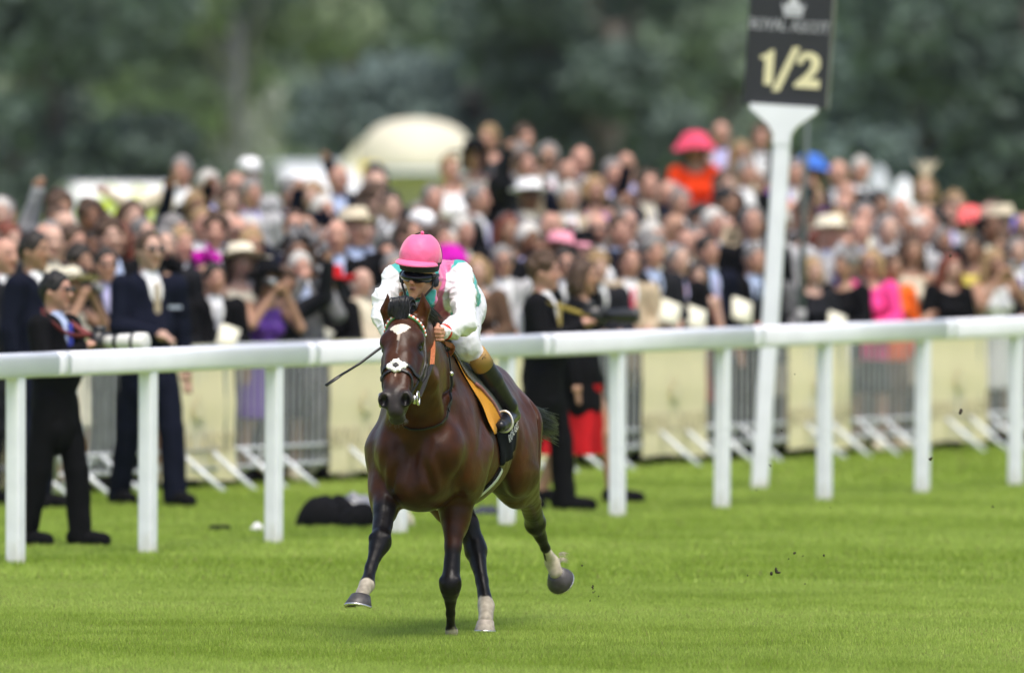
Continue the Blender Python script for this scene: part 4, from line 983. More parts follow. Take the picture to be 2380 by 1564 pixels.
# boots with tan cuffs
m_boot = mat('polished_boot', (.010, .010, .012), rough=.3, spec=.35, bump=.12, bscale=22)
m_tan = mat('boot_cuff_tan', srgb(150, 118, 62), rough=.6, bump=.15)
for i, (h, k_, c, a, t, hl_) in enumerate(legs):
    S = SDF(np.minimum.reduce([k_, c, a, t, hl_]) - .11, np.maximum.reduce([k_, c, a, t, hl_]) + .11, .005)
    st = k_*.10 + c*.90 + (a - c)*.0
    S.chain([c + (a - c)*.12, c + (a - c)*.45, a], [.052, .051, .037], k=.01)
    S.chain([a, hl_], [.038, .034], k=.02); S.chain([hl_, hl_*.45 + t*.55, t], [.033, .036, .027], k=.015)
    v, f = S.net(); v = smooth_net(v, f, 1, .5); bo = meshobj('boot', npmesh('boot', v, f, True, m_boot), None, jockey)
    MB().tube([c - (a - c)*.10, c + (a - c)*.02, c + (a - c)*.16], [.0535, .0555, .0548], 20).obj('boot_cuff', m_tan, bo, True)
    # stirrup iron under the ball of the foot
    cc = t*.75 + hl_*.25; ax = (hl_ - t)/np.linalg.norm(hl_ - t); sd_ = np.cross(ax, (0, 0, 1)); sd_ /= np.linalg.norm(sd_)
    ring = [cc + sd_*(.044*math.cos(q_)) + np.array([0, 0, .06 if math.sin(q_) > 0 else .042])*math.sin(q_) for q_ in np.linspace(0, 2*math.pi, 25)]
    MB().tube(ring, .0062, 6, False).obj('stirrup_iron', mat('stirrup_alloy', (.72, .70, .64), rough=.3, metal=.6), saddle, True)
# helmet with silk cover, peak, button, elastic; goggles
m_pink = mat('pink_silk', srgb(224, 96, 144), rough=.48, spec=.3, bump=.25, bscale=34, sheen=.3)
S = SDF(JC - .2, JC + .2, .0045)
hc = jp(0, .012, .092); S.ell(hc, (.102, .124, .115), JR, k=0)
S.box(jp(0, 0, -.016), (.4, .4, .17), JR, r=.005, k=.004, op='sub')
v, f = S.net(); v = smooth_net(v, f, 1, .5)
qq = v - hc; az = np.arctan2(qq @ jr, qq @ -jf); elv = qq @ ju
v = v + (qq/np.linalg.norm(qq, axis=1)[:, None])*(.0020*vnoise(v, 30, 5) + .0018*np.sin(az*17 + 5*vnoise(v, 14, 2))*sstep(.03, -.03, elv)*np.abs(np.sin(az)))[:, None]
cap = meshobj('helmet_cover', npmesh('helmet_cover', v, f, True, m_pink), None, jockey)
S = SDF(JC - .19, JC + .19, .0032)                    # peak: a thin curved visor
S.ell(jp(0, -.026, .062), (.108, .130, .028), JR, k=0); S.ell(jp(0, -.0245, .0545), (.106, .1285, .028), JR, k=.002, op='sub')
S.box(jp(0, .085, .07), (.4, .24, .2), JR, r=.005, k=.004, op='sub')
v, f = S.net(); meshobj('helmet_peak', npmesh('helmet_peak', v, f, True, m_pink), None, jockey)
MB().lathe(sph(.009), jp(0, .012, .206), 10).obj('helmet_button', m_pink, cap, True)
MB().tube([jp(.097*math.cos(q_), .045, .092 + .110*math.sin(q_)) for q_ in np.linspace(-.3, 3.44, 24)], .0032, 5).obj('elastic_band', m_black, cap, True)
S = SDF(JC - .2, JC + .2, .0045)                   # black skull cap rim under the cover
S.ell(jp(0, .004, .065), (.097, .118, .11), JR, k=0); S.box(jp(0, 0, .147), (.4, .4, .14), JR, r=.005, op='sub'); S.box(jp(0, 0, -.074), (.4, .4, .20), JR, r=.005, k=.004, op='sub')
v, f = S.net(); meshobj('helmet_rim', npmesh('helmet_rim', v, f, True, mat('black_felt', (.012, .012, .013), rough=.85)), None, jockey)
S = SDF(JC - .2, JC + .2, .004)                    # wrap-round goggles
S.ell(jp(0, -.004, -.003), (.084, .113, .037), JR, k=0); S.box(jp(0, .09, 0), (.3, .19, .2), JR, r=.005, op='sub')
S.cone(jp(0, -.120, -.040), jp(0, -.09, -.034), .018, .014, .010, 'sub')
v, f = S.net(); v = smooth_net(v, f, 2, .5)
meshobj('goggles', npmesh('goggles', v, f, True, mat('goggle_lens', (.005, .005, .009), rough=.22, spec=.35)), None, jockey)
for s in (-1, 1):
    MB().tube([jp(s*.078, -.028, .0), jp(s*.088, .03, .006)], [.012, .010], 8).obj('goggle_strap', m_black, jockey, True)
    MB().tube([jp(s*.079, .0, .0), jp(s*.077, -.012, -.05), jp(s*.045, -.045, -.10), jp(0, -.055, -.115)], .006, 6).obj('chin_strap', m_black, jockey, True)
    MB().lathe([(.001, -.03), (.016, -.022), (.02, 0), (.016, .022), (.001, .03)], jp(s*.082, .012, -.022), 10).obj('ear_pad', mat('navy_pad', (.02, .022, .04), rough=.7), jockey, True)
# red wristband, watch cuff
d_ = (J_LW - J_LE)/np.linalg.norm(J_LW - J_LE)
MB().tube([J_LW - d_*.012, J_LW + d_*.004], .0405, 18).obj('wristband', mat('red_elastic', (.55, .035, .012), rough=.5), jockey, True)
MB().tube([J_LW + d_*.006, J_LW + d_*.026], .0345, 18).obj('cuff', mat('white_cuff', (.75, .75, .75), rough=.6), jockey, True)
# lettering laid on curved cloth
def text2d(txt, size):
    c = bpy.data.curves.new('lettering', 'FONT'); c.body = txt; c.size = size; c.align_x = 'CENTER'; c.align_y = 'CENTER'; c.resolution_u = 3
    o = bpy.data.objects.new('lettering', c); col.objects.link(o); bpy.context.view_layer.update()
    me = bpy.data.meshes.new_from_object(o.evaluated_get(bpy.context.evaluated_depsgraph_get())); bpy.data.objects.remove(o); bpy.data.curves.remove(c); return me
def lay_text(name, txt, size, centre, right, up, bvh, off, m, parent, shear=0.0, bold=1.0, out=(1, -.5, 0)):
    me = text2d(txt, size); right = Vector(right).normalized(); up = Vector(up); up = (up - right*up.dot(right)).normalized()
    for v_ in me.vertices:
        p = Vector(centre) + right*(v_.co.x*bold + shear*v_.co.y) + up*v_.co.y; c_, n_, _, _ = bvh.find_nearest(p); v_.co = c_ + (n_ if n_.dot(Vector(out)) > 0 else -n_)*off
    me.materials.clear(); me.materials.append(m); return meshobj(name, me, None, parent)
m_ink = mat('black_print', (.012, .012, .014), rough=.7); m_wink = mat('white_print', (.75, .75, .72), rough=.7)
lay_text('lettering', 'METALS', .052, HP(1113, 712, 55.50), HP(1124, 690, 55.8) - HP(1112, 745, 55.8), (-1, -.3, .2), BB, .003, m_ink, breeches, .25, 1.15)
cf_me = bpy.data.objects['boot_cuff'].data
lay_text('lettering', 'TPC', .026, J_LC + np.array([.030, -.046, .004]), (1, .35, .30), (-.25, 0, 1), BVHTree.FromPolygons([tuple(v_.co) for v_ in cf_me.vertices], [tuple(p_.vertices) for p_ in cf_me.polygons]), .002, m_ink, bpy.data.objects['boot'])
CB = BVHTree.FromPolygons([tuple(HMi @ (o.matrix_world @ v_.co)) if False else tuple(v_.co) for o in [bpy.data.objects['saddle_cloth.001']] for v_ in o.data.vertices], [tuple(p.vertices) for p in bpy.data.objects['saddle_cloth.001'].data.polygons])
lay_text('lettering', 'ROYAL ASCOT', .052, HP(1189, 992, 55.95) + np.array([0, -.12, -.02]), HP(1208, 968, 56.0) - HP(1188, 994, 55.9) + np.array([0, .10, 0]), (0, 0, 1), CB, .009, m_wink, saddle)
# whip held in the right hand
whip = empty('riding_whip', HO, HYAW); tag(whip, 'thin black riding whip held out beside the bay horse\'s head', 'whip')
wa, wb = HP(915, 788, 54.90), HP(757, 896, 54.72)
MB().tube([wa, wa*.75 + wb*.25, wa*.5 + wb*.5 + np.array([0, 0, -.006]), wa*.2 + wb*.8], [.0075, .0065, .0062, .0055], 8).obj('shaft', m_black, whip, True)
MB().tube([wa*.30 + wb*.70, wa*.16 + wb*.84, wb], [.0065, .0105, .0095], 8, True, .45).obj('flap', m_black, whip, True)
# ------------------------------------------------------------------ people
SK = {'fair': (.49, .305, .235), 'ruddy': (.46, .250, .185), 'tan': (.34, .190, .125), 'brown': (.17, .08, .045)}
m_pskin = mat('person_skin', (.5, .3, .2), rough=.55, attr='Col', objcol=True, spec=.35)
m_pcloth = mat('person_cloth', (.5, .5, .5), rough=.85, objcol=True, noise=.12, scale=7, bump=.35, bscale=14, spec=.05)
m_phair = mat('person_hair', (.1, .1, .1), rough=.6, objcol=True, noise=.35, scale=50, spec=.35)
m_pshine = mat('person_satin', (.5, .5, .5), rough=.45, objcol=True, noise=.08, scale=9, bump=.2, bscale=16)
H0 = np.array([0, -.005, 1.625])
ARMS = {'down': ((.245, .03, 1.13), (.25, -.03, .88)), 'rest': ((.235, -.03, 1.14), (.09, -.27, 1.10)), 'shoot': ((.215, -.20, 1.27), (.055, -.22, 1.535)),
        'fold': ((.235, -.05, 1.13), (-.06, -.17, 1.16)), 'up': ((.30, -.10, 1.50), (.30, -.22, 1.77)), 'side': ((.40, -.06, 1.34), (.58, -.12, 1.46)), 'hold': ((.245, -.05, 1.15), (.09, -.26, 1.27))}
def arm_pts(a, s, sh): e, w = ARMS[a]; return [np.array([s*sh, .015, 1.405]), np.array([s*e[0], e[1], e[2]]), np.array([s*w[0], w[1], w[2]])]
def sgrid(h=.013): return SDF((-.80, -.50, -.02), (.80, .36, 1.95), h)
def hand(S, w, d):
    d = d/np.linalg.norm(d); S.cone(w, w + d*.05, .026, .036, .01); o = np.cross(d, (0, 0, 1.0)); o = o/(np.linalg.norm(o) + 1e-6)
    for i in range(4): b = w + d*.06 + o*(.027 - .018*i); S.chain([b, b + d*.045 + np.array([0, 0, -.012]), b + d*.065 + np.array([0, 0, -.035])], [.0125, .0115, .010], k=.002)
    S.chain([w + d*.03 + o*.03, w + d*.06 + o*.052], [.013, .011], k=.004)
def leg_pts(s, st): return [np.array([s*.09, .0, .93]), np.array([s*.10, -.02 - .16*st*s, .50]), np.array([s*.10, .04 - .30*st*s, .085]), np.array([s*.11, -.12 - .30*st*s, .035])]
def person_meshes(pl, pr, woman, stride=0.0):
    """meshes of one pose: body, jacket or dress, shirt, trousers"""
    out = {}; sh = .165 if woman else .195; k = .92 if woman else 1.0
    S = sgrid()
    S.ell(H0, (.076, .098, .112), k=0); S.chain([H0 + (0, -.035, -.05), H0 + (0, -.060, -.098)], [.056, .028], k=.02)
    S.cone(H0 + (0, -.085, .01), H0 + (0, -.108, -.026), .010, .014, .008)
    for s in (-1, 1): S.ell(H0 + (s*.078, .012, -.01), (.012, .022, .032), k=.006); S.ell(H0 + (s*.032, -.094, .016), (.017, .012, .011), k=.008, op='sub')
    S.cone(H0 + (0, .025, -.07), (0, .02, 1.40), .052*k, .062*k, .02)
    S.chain([(0, .015, 1.36), (0, .01, 1.15), (0, .0, .98)], [.115, .11, .12], k=.05, axis=(0, 1, 0), q=.8)
    for s, a in ((1, pl), (-1, pr)):
        P = arm_pts(a, s, sh); S.chain([np.array([s*.08, .015, 1.37])] + P, [.07, .055*k, .042*k, .027], k=.02); hand(S, P[2], P[2] - P[1])
    for s in (-1, 1): S.chain(leg_pts(s, stride), [.085*k, .058, .042, .036], k=.02)
    v, f = S.net(); v = smooth_net(v, f, 1, .5)
    q = v - H0; C = np.ones((len(v), 3)); face = (q[:, 1] < -.03) & (np.abs(q[:, 2]) < .13)
    for s in (-1, 1):
        d = np.linalg.norm((q - np.array([s*.034, -.088, .014]))/np.array([.024, .03, .012]), axis=1); C *= 1 - (sstep(1.3, .6, d)*.82*face)[:, None]
        d = np.linalg.norm((q - np.array([s*.036, -.09, .038]))/np.array([.030, .03, .008]), axis=1); C *= 1 - (sstep(1.3, .6, d)*.55*face)[:, None]
        d = np.linalg.norm(q - np.array([s*.042, -.075, -.025]), axis=1); C *= 1 - np.array([0, .16, .16])*(sstep(.035, .01, d)*face)[:, None]
    d = np.linalg.norm((q - np.array([0, -.095, -.060]))/np.array([.028, .03, .011]), axis=1); C *= 1 - np.array([.25, .6, .6])*(sstep(1.3, .7, d)*face)[:, None]
    out['body'] = npmesh('body', v, f, True, m_pskin, C)
    if not woman:
        S = sgrid()
        S.chain([(0, .02, 1.36), (0, .015, 1.15), (0, .01, .92), (0, .01, .76)], [.155, .15, .158, .182], k=.05, axis=(0, 1, 0), q=.78)
        S.ell((0, -.02, 1.12), (.15, .15, .17), k=.05); S.ell((0, .03, 1.38), (.20, .10, .075), k=.05)
        for s, a in ((1, pl), (-1, pr)): S.chain(arm_pts(a, s, sh), [.078, .062, .046], k=.03)
        S.cone((0, -.10, 1.48), (0, -.135, 1.34), .072, .060, .006, 'sub'); S.cone((0, -.135, 1.34), (0, -.175, 1.12), .060, .014, .006, 'sub'); S.cone((0, -.03, 1.52), (0, .0, 1.44), .075, .068, .01, 'sub')
        v, f = S.net(); v = smooth_net(v, f, 2, .5); v = v + np.stack([.010*vnoise(v, 9, 1), .010*vnoise(v, 11, 4), 0*v[:, 0]], 1); out['jacket'] = npmesh('jacket', v, f, True, m_pcloth)
        S = SDF((-.2, -.25, 1.05), (.2, .15, 1.56), .010)
        S.chain([(0, .0, 1.34), (0, -.005, 1.14)], [.130, .130], k=.02, axis=(0, 1, 0), q=.74); S.chain([(0, .012, 1.47), (0, .0, 1.40)], [.062, .075], k=.03)
        S.ell((0, .0, 1.535), (.055, .06, .035), k=0, op='sub')
        v, f = S.net(); out['shirt'] = npmesh('shirt', v, f, True, m_pcloth)
        S = SDF((-.3, -.42, -.01), (.3, .42, 1.05), .013)
        S.ell((0, .01, .90), (.155, .115, .12), k=0)
        for s in (-1, 1): L_ = leg_pts(s, stride); S.chain(L_[:2] + [L_[2] + (0, -.02, -.02)], [.100, .080, .076], k=.02, k0=.04)
        v, f = S.net(); v = smooth_net(v, f, 1, .5); v = v + np.stack([.008*vnoise(v, 8, 2), .010*vnoise(v, 10, 5), 0*v[:, 0]], 1); out['trousers'] = npmesh('trousers', v, f, True, m_pcloth)
    else:
        S = sgrid()
        S.chain([(0, .015, 1.32), (0, .01, 1.14), (0, .01, .95)], [.135, .115, .145], k=.05, axis=(0, 1, 0), q=.8)
        for s in (-1, 1): S.ell((s*.068, -.085, 1.25), (.065, .06, .07), k=.03)
        S.ell((0, .02, 1.375), (.165, .085, .055), k=.04)
        S.chain([(0, .01, .95), (0, .01, .52)], [.15, .19], k=.05, axis=(0, 1, 0), q=.85); S.box((0, 0, .42), (.8, .8, .2), None, .01, .0, 'sub')
        S.cone((0, -.14, 1.48), (0, -.15, 1.36), .085, .05, .01, 'sub'); S.cone((0, .0, 1.52), (0, .0, 1.44), .085, .075, .01, 'sub')
        T_ = S.f.copy()
        v, f = S.net(); out['dress'] = npmesh('dress', smooth_net(v, f, 2, .5), f, True, m_pshine)
        S.f = T_
        for s, a in ((1, pl), (-1, pr)): S.chain(arm_pts(a, s, sh), [.072, .056, .042], k=.03)
        S.box((0, 0, .32), (1.7, 1.2, .96), None, .005, .0, 'sub'); v, f = S.net(); v = smooth_net(v, f, 2, .5); v = v + vnormals(v, f)*.009; out['coat'] = npmesh('coat', v, f, True, m_pcloth)
    for s in (-1, 1):
        S = SDF((-.3, -.6, -.01), (.3, .5, .2), .011); L_ = leg_pts(s, stride); S.chain([L_[2] + (0, .02, -.02), L_[3] + (0, -.03, .012)], [.060, .050], k=.02)
        v, f = S.net(); out['shoe%d' % s] = npmesh('shoe', v, f, True, m_pcloth)
    return out
POSES = {('m', n): person_meshes(l, r, False, st) for n, l, r, st in (('down', 'down', 'down', 0), ('rest', 'rest', 'rest', 0), ('shoot', 'shoot', 'shoot', 0), ('up', 'rest', 'up', 0), ('fold', 'fold', 'fold', 0), ('side', 'down', 'side', 0), ('walk', 'down', 'rest', .65), ('hold', 'hold', 'hold', .5))}
POSES.update({('w', n): person_meshes(l, r, True, st) for n, l, r, st in (('down', 'down', 'down', 0), ('rest', 'rest', 'rest', 0), ('shoot', 'shoot', 'shoot', 0), ('up', 'up', 'rest', 0), ('walk', 'down', 'down', .8))})
# hair, hats, glasses
HAIR = {}
def hair_mesh(kind):
    S = SDF(H0 - (.20, .24, .34), H0 + (.20, .26, .22), .009)
    if kind == 'fringe':
        S.ell(H0 + (0, .02, -.0), (.084, .095, .085), k=0); S.ell(H0 + (0, -.04, .075), (.076, .11, .075), k=.01, op='sub')
    else:
        S.ell(H0 + (0, .014, .016), (.088, .107, .118), k=0)
        if kind == 'wavy':
            for i in range(26): g = np.random.default_rng(i); a, b = g.random()*6.28, g.random()*1.3; S.ell(H0 + np.array([.082*math.cos(a)*math.cos(b), .02 + .098*math.sin(a)*math.cos(b), .02 + .112*math.sin(b)]), (.028,)*3, k=.015)
        if kind == 'long':
            for s in (-1, 1): S.chain([H0 + (s*.070, .02, .03), H0 + (s*.088, .02, -.10), H0 + (s*.10, .0, -.24)], [.045, .045, .030], k=.02)
            S.ell(H0 + (0, .07, -.09), (.09, .055, .16), k=.03)
        if kind == 'bob':
            for s in (-1, 1): S.chain([H0 + (s*.070, .015, .03), H0 + (s*.088, .01, -.09)], [.045, .04], k=.02)
            S.ell(H0 + (0, .07, -.05), (.095, .055, .10), k=.03)
        if kind == 'bun': S.ell(H0 + (0, .09, .085), (.055, .055, .05), k=.02)
    if kind != 'fringe':
        S.ell(H0 + (0, -.10, -.030 if kind != 'receding' else .01), (.080, .078, .108), k=.012, op='sub'); S.box(H0 + (0, -.05, -.17), (.15, .2, .20), None, .01, .01, 'sub')
        if kind in ('short', 'receding', 'wavy'): S.box(H0 + (0, -.06, -.155), (.3, .22, .30), None, .02, .02, 'sub'); S.box(H0 + (0, .05, -.22), (.3, .3, .28), None, .02, .02, 'sub')
    v, f = S.net(); v = smooth_net(v, f, 1, .4); v = v + (v - H0)*(.10*vnoise(v, 28, 3) + .06*vnoise(v, 60, 7))[:, None]; return npmesh('hair', v, f, True, m_phair)
for k_ in ('short', 'receding', 'fringe', 'wavy', 'long', 'bob', 'bun'): HAIR[k_] = hair_mesh(k_)
HAT = {}
hc0 = tuple(H0 + (0, .01, .055)); tilt = Matrix.Rotation(R(-8), 3, 'X')
def brim_wave(mb, amp):
    mb.v = [(x, y, z + amp*math.sin(3*math.atan2(y, x) + .6)*min(1, math.hypot(x, y)/.2)) for x, y, z in mb.v]; return mb
HAT['wide'] = brim_wave(MB().lathe([(.235, -.012), (.20, -.004), (.105, .0), (.10, .03), (.092, .075), (.06, .092), (.002, .095)], hc0, 28, tilt, 1, 1.05, False).lathe([(.235, -.012), (.20, -.016), (.09, -.012)], hc0, 28, tilt, 1, 1.05, False), .018).mesh('hat', m_pcloth, True)
HAT['panama'] = MB().lathe([(.155, -.006), (.145, .006), (.100, .004), (.097, .05), (.085, .085), (.05, .078), (.002, .085)], hc0, 24, tilt, 1, 1.12, True).mesh('hat', m_pcloth, True)
HAT['cap'] = MB().lathe([(.099, -.012), (.099, .025), (.085, .065), (.05, .086), (.002, .092)], hc0, 22, tilt, .97, 1.14, True).box(tuple(H0 + (0, -.135, .045)), (.13, .10, .012), tilt).mesh('hat', m_pcloth, True)
fl = SDF(H0 + (-.2, -.2, -.02), H0 + (.2, .22, .30), .010)
for i in range(22): g = np.random.default_rng(i + 70); fl.ell(H0 + (.03, -.01, .125) + g.normal(size=3)*np.array([.055, .05, .028]), (.045, .045, .016), np.array(Matrix.Rotation(g.random()*3, 3, 'X') @ Matrix.Rotation(g.random()*3, 3, 'Y')), k=.006)
v_, f_ = fl.net(); HAT['flower'] = npmesh('hat', v_, f_, True, m_pcloth)
fe = MB()
for i in range(16): g = np.random.default_rng(i + 30); a = g.normal()*.6; fe.tube(spline([H0 + (.03, .0, .11), H0 + (.03 + .08*math.sin(a), .02, .20), H0 + (.03 + .16*math.sin(a), .05, .24 + .05*g.random())], 4), [.012]*8 + [.003], 5, True, .4)
HAT['feather'] = fe.mesh('hat', m_pcloth, True)
HAT['dome'] = brim_wave(MB().lathe([(.205, -.055), (.195, -.03), (.15, .015), (.125, .06), (.09, .10), (.04, .118), (.002, .12)], hc0, 26, tilt, 1, 1.05, False), .01).mesh('hat', m_pcloth, True)
gl = MB()
for s in (-1, 1):
    gl.lathe([(.002, .004), (.022, .002), (.025, -.002), (.022, -.005), (.002, -.006)], tuple(H0 + (s*.034, -.104, .012)), 12, Matrix.Rotation(R(90), 3, 'X'), 1, .75)
    gl.tube([H0 + (s*.058, -.100, .018), H0 + (s*.080, -.03, .016), H0 + (s*.080, .01, .012)], .0035, 5)
gl.tube([H0 + (-.012, -.108, .016), H0 + (.012, -.108, .016)], .0035, 5)
GLASS = gl.mesh('sunglasses', mat('sunglass_lens', (.008, .008, .01), rough=.12, spec=.6), True)
TIE = MB().prism([(-.018, 1.425), (.018, 1.425), (.014, 1.395), (.030, 1.15), (0, 1.11), (-.030, 1.15), (-.014, 1.395)], 0, .012, lambda a, b, c: (a, (-.094 if b > 1.41 else -.104) - c, b)).mesh('tie', m_pshine)
RIBBON = MB().lathe([(.1015, .006), (.1005, .03)], hc0, 24, tilt, 1.0, 1.10, False).mesh('hat_ribbon', m_pcloth, True)
COL = {'black': (.006, .006, .007), 'navy': (.006, .0075, .016), 'charcoal': (.016, .0165, .020), 'grey': (.16, .16, .165), 'pale grey': (.34, .34, .35), 'tan': (.36, .29, .20), 'beige': (.50, .44, .33), 'brown': (.085, .052, .034), 'cream': (.66, .61, .48), 'white': (.78, .78, .79),
       'lilac': (.48, .46, .72), 'pale blue': (.42, .50, .70), 'pink': (.70, .30, .38), 'bright pink': (.75, .06, .26), 'magenta': (.42, .012, .30), 'purple': (.12, .03, .34), 'red': (.40, .012, .016), 'orange': (.78, .13, .02), 'orange red': (.76, .055, .012), 'yellow': (.68, .56, .10), 'green': (.07, .16, .08), 'blue': (.05, .14, .48), 'royal blue': (.03, .045, .38), 'coral': (.72, .13, .13), 'rose': (.62, .07, .13), 'gold': (.50, .38, .10), 'silver': (.45, .45, .50)}
HCOL = {'grey': (.17, .16, .155), 'white': (.45, .43, .40), 'dark': (.018, .013, .010), 'brown': (.060, .032, .018), 'fair': (.27, .175, .085), 'auburn': (.12, .028, .014), 'black': (.008, .007, .007)}
def col_(o, c): o.color = (*c, 1.0)
def add(nm, me, root, c, j=0.0):
    o = bpy.data.objects.new(nm, me); link(o, root)
    if c is not None: k = 1 + random.uniform(-j, j); col_(o, tuple(x*k for x in c))
    return o
PEOPLE = []
def person(x, y, z, h, yaw, sex='m', pose='down', skin='fair', hair=('short', 'dark'), jacket='black', shirt='white', tie=None, legs=None, hat=None, glasses=False, coat=None, where='', extra='', ribbon=None):
    root = empty('person', (x, y, z), R(yaw)); sc_ = h/1.74; root.rotation_euler = (R(random.uniform(-2.5, 4)), R(random.uniform(-3.5, 3.5)), R(yaw)) if where != 'track' else (0, 0, R(yaw)); root.scale = (sc_*random.uniform(.97, 1.05), sc_*random.uniform(.97, 1.05), sc_)
    M = POSES[(sex, pose)]
    add('body', M['body'], root, SK[skin], .12)
    if hair: add('hair', HAIR[hair[0]], root, HCOL[hair[1]], .15)
    if sex == 'm':
        if jacket: add('jacket', M['jacket'], root, COL[jacket], .1)
        add('shirt', M['shirt'], root, COL[shirt], .05)
        if tie: add('tie', TIE, root, COL[tie], .1)
        add('trousers', M['trousers'], root, COL[legs or (jacket if jacket in ('black', 'navy', 'charcoal', 'grey') else 'charcoal')], .1)
    else:
        if coat: add('coat', M['coat'], root, COL[coat], .08)
        add('dress', M['dress'], root, COL[jacket], .08)
    sc2 = COL['black' if sex == 'm' or pose == 'walk' else random.choice(['black', 'cream', 'black'])]; add('shoe', M['shoe1'], root, sc2); add('shoe', M['shoe-1'], root, sc2)
    if hat: add('hat', HAT[hat[0]], root, COL[hat[1]], .05)
    if ribbon: add('hat_ribbon', RIBBON, root, COL[ribbon])
    if glasses: add('sunglasses', GLASS, root, None)
    hd = {'fringe': 'balding', 'long': f'long {hair[1]} haired' if hair else '', 'bob': f'{hair[1]} bobbed hair'}.get(hair[0], f'{hair[1]}-haired') if hair else 'bald'
    who = 'man' if sex == 'm' else 'woman'
    if hat:
        hn_ = {'wide': 'wide-brimmed hat', 'panama': 'panama hat', 'cap': 'cap', 'flower': 'flower hat', 'feather': 'feathered hat', 'dome': 'rounded hat'}[hat[0]]
        a = f'{who} in {hat[1]} {hn_} and {coat or jacket} ' + ('suit' if sex == 'm' else 'coat' if coat else 'dress')
    else:
        hd = hd.replace(' bobbed hair', '-haired'); a = f'{hd} {who} in {coat or jacket or shirt} ' + (('suit' if tie or jacket in ('black', 'navy', 'charcoal') else 'jacket' if jacket else 'shirt') if sex == 'm' else 'coat' if coat else 'dress')
    if sex == 'm' and tie: a += f' and {tie} tie'
    elif sex == 'm' and jacket and shirt not in ('white',): a += f' and {shirt} shirt'
    if glasses: a += ' wearing sunglasses'
    act = {'shoot': ' with both hands at the face', 'up': ' raising one arm', 'side': ' with one arm stretched out', 'fold': ' with folded arms'}.get(pose, '')
    PEOPLE.append((root, a, act, extra, where, hat or (None, None), (coat or jacket or shirt)))
    return root
def pxof(p): r = Vector(p) - Vector((0, 0, CAM_H)); return VW/2 + F*r.dot(cr)/r.dot(cf), VH/2 - F*r.dot(cu)/r.dot(cf)
def spot(px, py, h, omin=.45, omax=12.5):
    """the place on the bank where someone of height h shows the top of the head at px, py"""
    best = None
    for o in np.arange(omin, omax, .1):
        p = on_line(BA + bnor*o, bdir, px); y = pxof((p.x, p.y, zb(o) + h))[1]; e = abs(y - py)
        if best is None or e < best[0]: best = (e, p, o)
    p, o = best[1], best[2]; return p.x, p.y, zb(o), o
def at_spot(px, py, yaw=25, h=None, omin=.45, omax=12.5, **kw):
    h = h or (1.66 if kw.get('sex') == 'w' else 1.76); ex = .09 if (kw.get('hat') and kw['hat'][0] in ('wide', 'dome', 'flower')) else 0
    x, y, z, o = spot(px, py, h + ex, omin, omax); yy = pxof((x, y, z + h + ex))[1]; h2 = min(1.9, max(1.5, h + (yy - py)/(F/y)))
    return person(x, y, z, h2, yaw, where='front' if o < .9 else 'bank' if o > 4 else 'mid', **kw), o
# ---- people in front of the barrier
GROUP = 'racegoers and staff along the rails'
def held(name, parts, label, cat):
    """a thing held by someone, placed in that person's frame"""
    root, items = parts; e = empty(name); e.matrix_world = Matrix.Translation(root.location) @ Matrix.Rotation(root.rotation_euler.z, 4, 'Z') @ Matrix.Diagonal((*root.scale, 1)); tag(e, label, cat)
    for nm, mb, m_ in items: mb.obj(nm, m_, e, True)
    return e
m_cam = mat('camera_black', (.014, .014, .015), rough=.4); m_lensw = mat('white_lens', (.66, .65, .61), rough=.4); m_lglass = mat('lens_glass', (.01, .012, .02), rough=.05, spec=.8)
m_red_strap = mat('camera_strap', (.16, .02, .02), rough=.7); m_card = mat('racecard', (.72, .70, .55), rough=.6)
def foot_spot(px, py): p = G(px, py); return p.x, p.y
# photographer with the long white lens
x, y = foot_spot(128, 1272); ph = person(x, y, 0, 1.62, 62, pose='hold', skin='ruddy', hair=('short', 'black'), jacket='black', shirt='pale blue', tie='royal blue', glasses=True, where='track', extra='photographer with white lens')
lz = 1.30
cam_items = [('camera_body', MB().box((0, -.33, lz + .01), (.15, .08, .12)).box((0, -.325, lz + .085), (.07, .06, .05)), m_cam), ('lens', MB().lathe([(.040, 0), (.042, .06), (.046, .07), (.046, .10), (.052, .11), (.056, .20), (.062, .22), (.062, .30), (.055, .305)], (0, -.37, lz + .01), 18, Matrix.Rotation(R(90), 3, 'X')), m_lensw),
             ('lens_ring', MB().lathe([(.0475, .07), (.0485, .085), (.0475, .10)], (0, -.37, lz + .01), 18, Matrix.Rotation(R(90), 3, 'X'), close=False), m_cam), ('lens_ring', MB().lathe([(.060, .205), (.064, .215), (.063, .23)], (0, -.37, lz + .01), 18, Matrix.Rotation(R(90), 3, 'X'), close=False), m_cam),
             ('strap', MB().tube(spline([(.07, -.31, lz + .05), (.13, -.16, 1.36), (.08, .06, 1.49), (-.08, .06, 1.49), (-.13, -.16, 1.36), (-.07, -.31, lz + .05)], 5), .018, 6, True, .25), m_red_strap)]
held('press_camera', (ph, cam_items), 'black press camera with long white telephoto lens held by the photographer', 'camera')
# walking steward in navy, man in navy at the edge, bald man
x, y = foot_spot(345, 1178); st_ = person(x, y, 0, 1.80, 28, pose='walk', skin='fair', hair=('receding', 'brown'), jacket='navy', shirt='white', tie='tan', glasses=True, where='track', extra='steward walking')
MB().box((.105, -.155, 1.27), (.085, .006, .022), Matrix.Rotation(R(-12), 3, 'Z')).obj('chest_badge', mat('embroidered_badge', (.30, .34, .42), rough=.8), st_)
x, y = foot_spot(78, 1185); person(x, y, 0, 1.80, 58, pose='down', skin='tan', hair=('short', 'dark'), jacket='navy', shirt='white', where='track', extra='beside the photographer')
x, y = foot_spot(8, 1175); person(x, y, 0, 1.76, 40, pose='down', skin='ruddy', hair=None, jacket='charcoal', shirt='white', where='track', extra='at the barrier end')
